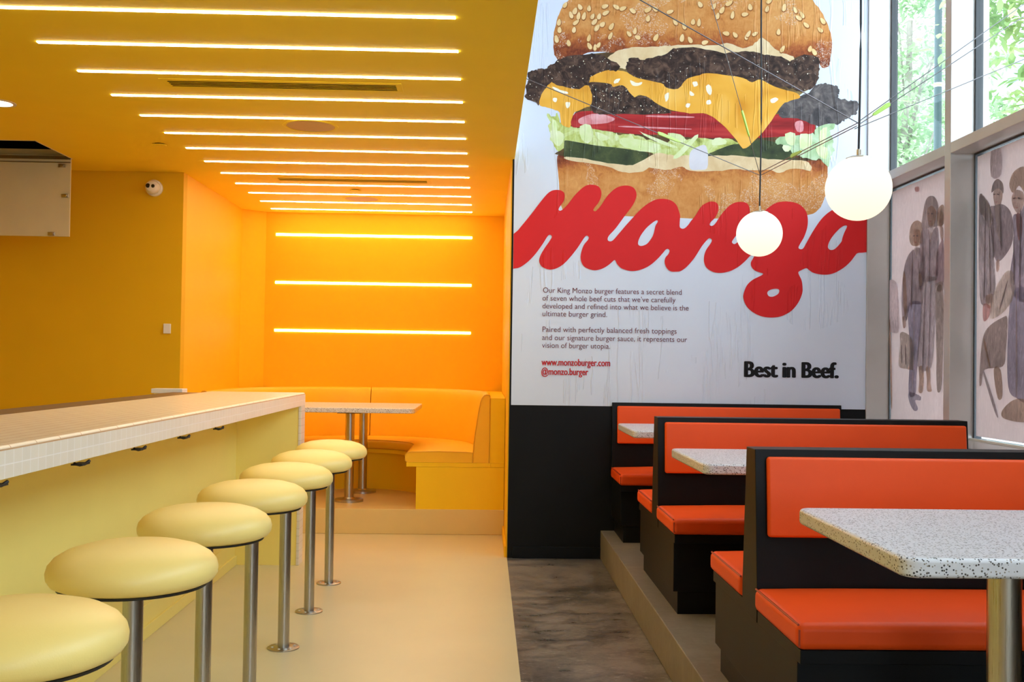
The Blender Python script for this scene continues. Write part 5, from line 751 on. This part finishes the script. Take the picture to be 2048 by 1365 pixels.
# table in the alcove
def rounded_rect(x0, x1, y0, y1, r, n=6):
    p = []
    for cx, cy, a0 in ((x1-r, y1-r, 0), (x0+r, y1-r, 90), (x0+r, y0+r, 180), (x1-r, y0+r, 270)):
        for k in range(n+1):
            a = R(a0+90*k/n); p.append((cx+r*math.cos(a), cy+r*math.sin(a)))
    return p
t = thing('pedestal_table', 'speckled table on two steel posts inside the curved booth', 'table', (-1.03, 8.30, 0.186))
MB().prism(rounded_rect(-0.50, 0.50, -0.48, 0.49, 0.05), 0.701, 0.739, 'z').build('tabletop', 'terrazzo', t, bevel=0.006)
for x, y in ((-0.018, -0.27), (0.022, 0.28)):
    MB().box(x-0.09, x+0.09, y-0.09, y+0.09, 0.690, 0.701).build('top_plate', 'black_rubber', t)
    MB().lathe([(0.036, 0.02), (0.036, 0.690)], (x, y, 0), 36).build('post', 'steel', t)
    MB().lathe([(0.112, 0), (0.112, 0.016), (0.106, 0.021), (0.05, 0.024), (0.044, 0.034), (0.037, 0.034)], (x, y, 0), 44).build('base_plate', 'steel', t)

# ---------------------------------------------------------------- orange booths
BX, BL = 0.85, 1.53
def bench(yc, sides, label):
    t = thing('booth_bench', label, 'booth bench', (BX, yc, 0.186), group='orange booth benches')
    lo_ = -0.485 if -1 in sides else -0.02; hi = 0.485 if 1 in sides else -0.035
    MB().box(0.002, BL, lo_, hi, 0.10, 0.318).build('base', 'black_laminate', t, bevel=0.002)
    MB().box(0.022, BL, lo_+0.004, hi-(0.004 if 1 in sides else 0), 0.0, 0.0995).build('toe_kick', 'black_laminate', t, smooth=False)
    for s in sides:
        y0, y1 = sorted((s*0.517, s*0.088))
        MB().box(0.0, BL, y0, y1, 0.3185, 0.356).build('seat_board', 'black_laminate', t, bevel=0.002)
        y0, y1 = sorted((s*0.529, s*0.089))
        c = MB().cushion(-0.012, BL, y0, y1, 0.3565, 0.428, 0.020).build('seat_cushion', 'orange_vinyl', t, bevel=0.022, seg=5)
        yf, ybk = s*(0.529-0.012), s*0.094
        MB().tube([(-0.012+0.006, ybk, 0.4235), (-0.012+0.006, yf, 0.4235)], 0.0032, 6).build('piping', 'orange_piping', c)
        MB().tube([(-0.012+0.007, s*(0.529-0.006), 0.366), (-0.012+0.007, s*(0.529-0.006), 0.412)], 0.003, 6).build('piping', 'orange_piping', c)
    prof = []
    ya, yb_ = (-0.088 if -1 in sides else -0.02), (0.088 if 1 in sides else -0.035)
    yt0, yt1 = (-0.052 if -1 in sides else -0.02), (0.052 if 1 in sides else -0.035)
    MB().prism([(ya, 0.3185), (yb_, 0.3185), (yb_, 0.42), (yt1, 0.850), (yt0, 0.850), (ya, 0.42)], -0.002, BL, 'x').build('back_panel', 'black_laminate', t, bevel=0.002)
    for s in sides:
        # padded rectangle on the sloping face of the back panel
        p = MB().cushion(0.030, BL-0.016, 0.582, 0.828, 0.0, 0.024, 0.010, 14, 5)
        def place(c, s=s):
            z = c.y; yy = 0.088-(z-0.42)*(0.036/0.43)+0.0005+c.z
            return Vector((c.x, s*yy, z))
        p.xf(place).build('backrest_pad', 'orange_vinyl', t, bevel=0.010, seg=4)
    return t
bench(3.22, (-1, 1), 'nearest double orange and black booth bench, back cut by the right edge')
bench(5.014, (-1, 1), 'middle double orange and black booth bench')
bench(6.790, (-1,), 'single orange and black booth bench against the mural wall')
def table(yc, label):
    t = thing('booth_table', label, 'table', (0.82, yc, 0.186), group='booth tables')
    MB().prism(rounded_rect(0.0, 1.50, -0.345, 0.345, 0.035), 0.702, 0.742, 'z').build('tabletop', 'terrazzo', t, bevel=0.009, seg=3)
    for x in (0.375, 1.12):
        MB().box(x-0.10, x+0.10, -0.10, 0.10, 0.692, 0.702).build('top_plate', 'black_rubber', t)
        MB().lathe([(0.037, 0.02), (0.037, 0.692)], (x, 0, 0), 36).build('post', 'gold_pole', t)
        MB().lathe([(0.115, 0), (0.115, 0.016), (0.108, 0.022), (0.038, 0.026)], (x, 0, 0), 44).build('base_plate', 'gold_pole', t)
table(2.31, 'nearest grey speckled booth table at the right picture edge')
table(4.117, 'middle grey speckled table between the two double benches')
table(5.905, 'farthest grey speckled table before the single bench')

# ---------------------------------------------------------------- pendants and wires
def pendant(x, y, z, r, label):
    t = thing('pendant_lamp', label, 'pendant lamp', (x, y, z), group='globe pendants')
    MB().lathe([(max(0.0006, r*math.sin(PI*k/28)), -r*math.cos(PI*k/28)) for k in range(29)], n=56).build('globe', 'globe', t)
    MB().lathe([(0.052, r*0.905), (0.050, r*0.955), (0.030, r*1.01), (0.010, r*1.02)], n=32).build('cap', 'brass', t)
    MB().lathe([(0.009, r*1.02), (0.009, r*1.02+0.025), (0.006, r*1.02+0.028)], n=20).build('cord_grip', 'brass', t)
    n = 24; top = HIGH-z; pts = []
    for k in range(n+1):
        f = k/n; pts.append((0.004*math.sin(9*f)+0.006*f, 0.0, r*1.02+0.026+(top-0.02-r*1.02-0.026)*f))
    MB().tube(pts, 0.0048, 8).build('cord', 'cord', t)
    MB().lathe([(0.05, top-0.025), (0.05, top-0.002)], n=28).build('ceiling_rose', 'white_plastic', t)
PR = (1.517, 4.117, 2.027); PL = (1.592, 5.90, 2.065)
pendant(*PR, 0.1315, 'white glowing globe pendant nearer the windows, larger in view')
pendant(*PL, 0.1325, 'white glowing globe pendant in front of the red lettering, smaller in view')
def wire(a, b, label, sag=0.0):
    a, b = Vector(a), Vector(b); pts = [a.lerp(b, k/16)-Vector((0, 0, sag*4*(k/16)*(1-k/16))) for k in range(17)]
    o = MB().tube([p-a for p in pts], 0.0021, 6).build('suspension_wire', 'wire'); o.location = a
    tag(o, label, 'wire', 'thin wires around the pendants'); return pts
w1 = wire((1.520, 4.117, 2.305), (2.562, 4.44, 3.06), 'uppermost thin wire from the right pendant cord to the windows')
w2 = wire((1.520, 4.112, 2.292), (2.562, 4.43, 2.995), 'middle thin wire from the right pendant cord to the windows, with a lime tag')
w3 = wire((1.500, 4.117, 2.272), (2.562, 4.435, 2.755), 'lowest thin wire from the right pendant cord to the windows')
w4 = wire((1.515, 4.122, 2.298), (1.597, 5.895, 2.428), 'upper of two thin wires joining the two pendant cords')
w5 = wire((1.510, 4.122, 2.285), (1.597, 5.89, 2.408), 'lower of two thin wires joining the two pendant cords')
wA = wire((1.588, 5.90, 2.410), (0.180, 4.93, 2.677), 'thin wire from the left pendant cord to the low yellow ceiling edge')
wB = wire((1.512, 4.117, 2.297), (0.180, 3.40, 2.70), 'thin wire from the right pendant cord rising left across the bun')
wC = wire((1.588, 5.90, 2.425), (1.03, 5.2, 3.55), 'steep thin wire from the left pendant cord up to the ceiling')
def wtag(pts, f, length, label):
    a = pts[0].lerp(pts[-1], f); d = (pts[-1]-pts[0]).normalized(); q = d.to_track_quat('X', 'Z')
    L = length/2
    poly = [(-L, 0.0), (-L*0.8, 0.007), (L*0.6, 0.012), (L*0.95, 0.009), (L, 0.0), (L*0.9, -0.008), (-L*0.7, -0.006)]
    o = MB().prism([(u, v) for u, v in poly], -0.004, 0.004, 'y').build('wire_tag', 'tag', bevel=0.002)
    o.rotation_mode = 'QUATERNION'; o.rotation_quaternion = q; o.location = a+Vector((0, 0, 0.0))
    tag(o, label, 'tag', 'lime tags on the wires')
wtag(w2, 0.095, 0.105, 'lime green plastic tag on the wire right of the right pendant cord')
wtag(w4, 0.55, 0.22, 'thin lime tag on the wires between the two pendant cords')
wtag(wA, 0.43, 0.18, 'thin lime tag on the wire over the printed pickle and lettuce')
wtag(wC, 0.22, 0.17, 'slender lime tag on the steep wire over the printed cheese tip')

# ---------------------------------------------------------------- outside the windows
struct(MB().box(2.95, 60, -30, 80, -0.3, -0.1).build('ground_outside', 'outside_ground', smooth=False), 'pale pavement outside the windows')
def tree(x, y, h, z0, rx, n, leaf, seed, label, size=0.15):
    g = random.Random(seed); t = thing('street_tree', label, 'tree', (x, y, -0.1), group='trees outside the windows')
    tr = MB(); pts = [(0.05*math.sin(k), 0.05*math.cos(k*1.3), h*0.8*k/8) for k in range(9)]
    tr.tube(pts, 0.055, 8)
    tips = []
    for k in range(9):
        a = g.uniform(0, 2*PI); zz = z0+(h-z0)*g.uniform(0.0, 0.7); e = (rx*0.75*math.cos(a), rx*0.75*math.sin(a), zz+g.uniform(0.3, 0.9))
        tr.tube([(0, 0, zz*0.8), (e[0]*0.5, e[1]*0.5, zz), e], 0.018, 6); tips.append(e)
    tr.build('trunk', 'bark', t)
    vs_, fs = [], []
    clumps = [(g.gauss(0, rx*0.42), g.gauss(0, rx*0.42), g.uniform(z0, h), g.uniform(0.25, 0.6)) for _ in range(46)]
    for _ in range(n):
        c = g.choice(clumps); p = Vector((c[0]+g.gauss(0, c[3]*0.55), c[1]+g.gauss(0, c[3]*0.55), c[2]+g.gauss(0, c[3]*0.5)))
        s = size*g.uniform(0.6, 1.2); d = Vector((g.gauss(0, 1), g.gauss(0, 1), g.gauss(-0.5, 0.6))).normalized(); q = d.to_track_quat('X', 'Z')
        b_ = len(vs_)
        for u, v in ((0, 0), (0.35, 0.22), (0.7, 0.16), (1, 0), (0.7, -0.16), (0.35, -0.22)):
            vs_.append(p + q @ Vector((u*s, v*s, 0.04*s*math.sin(u*3))))
        fs.append(tuple(range(b_, b_+6)))
    me = bpy.data.meshes.new('foliage'); me.from_pydata(vs_, [], fs); me.materials.append(M[leaf])
    o = bpy.data.objects.new('foliage', me); COL.objects.link(o); o.parent = t
tree(6.6, 15.9, 8.6, 2.6, 0.85, 8000, 'leaf_light', 3, 'slim pale green tree seen through the upper pane beside the mural')
tree(4.85, 8.75, 7.2, 2.3, 0.8, 11000, 'leaf', 5, 'broad bright green tree seen through the upper right pane')
tree(11.5, 25.0, 9.5, 3.0, 2.6, 6000, 'leaf_light', 8, 'hazy green tree far behind the other two outside', 0.24)
t = thing('street_lamp', 'teal street lamp post outside the upper pane by the mullion', 'street lamp', (5.45, 12.17, -0.1))
MB().lathe([(0.075, 0), (0.05, 1.0), (0.042, 6.4)], n=20).build('post', 'teal_pole', t)
MB().lathe([(0.05, 4.80), (0.05, 4.85)], n=20).build('clamp', 'white_plastic', t)
MB().tube([(0, 0, 6.2), (0.05, -0.6, 6.15), (0.05, -1.3, 5.75), (0.05, -1.9, 5.45)], 0.035, 8).build('arm', 'teal_pole', t)
MB().box(-0.05, 0.15, -2.3, -1.85, 5.36, 5.46).build('lamp_head', 'white_plastic', t, bevel=0.02)
t = thing('building', 'pale building facade across the street behind the trees', 'building', (20, 34, -0.1))
MB().box(0, 8, -24, 40, 0, 16).build('wall', 'facade', t, smooth=False)
for i in range(8):
    for j in range(4):
        MB().box(-0.05, 0.0, -20+7*i, -16.5+7*i, 1.5+3.6*j, 3.6+3.6*j).build('window', 'facade_glass', t, smooth=False)
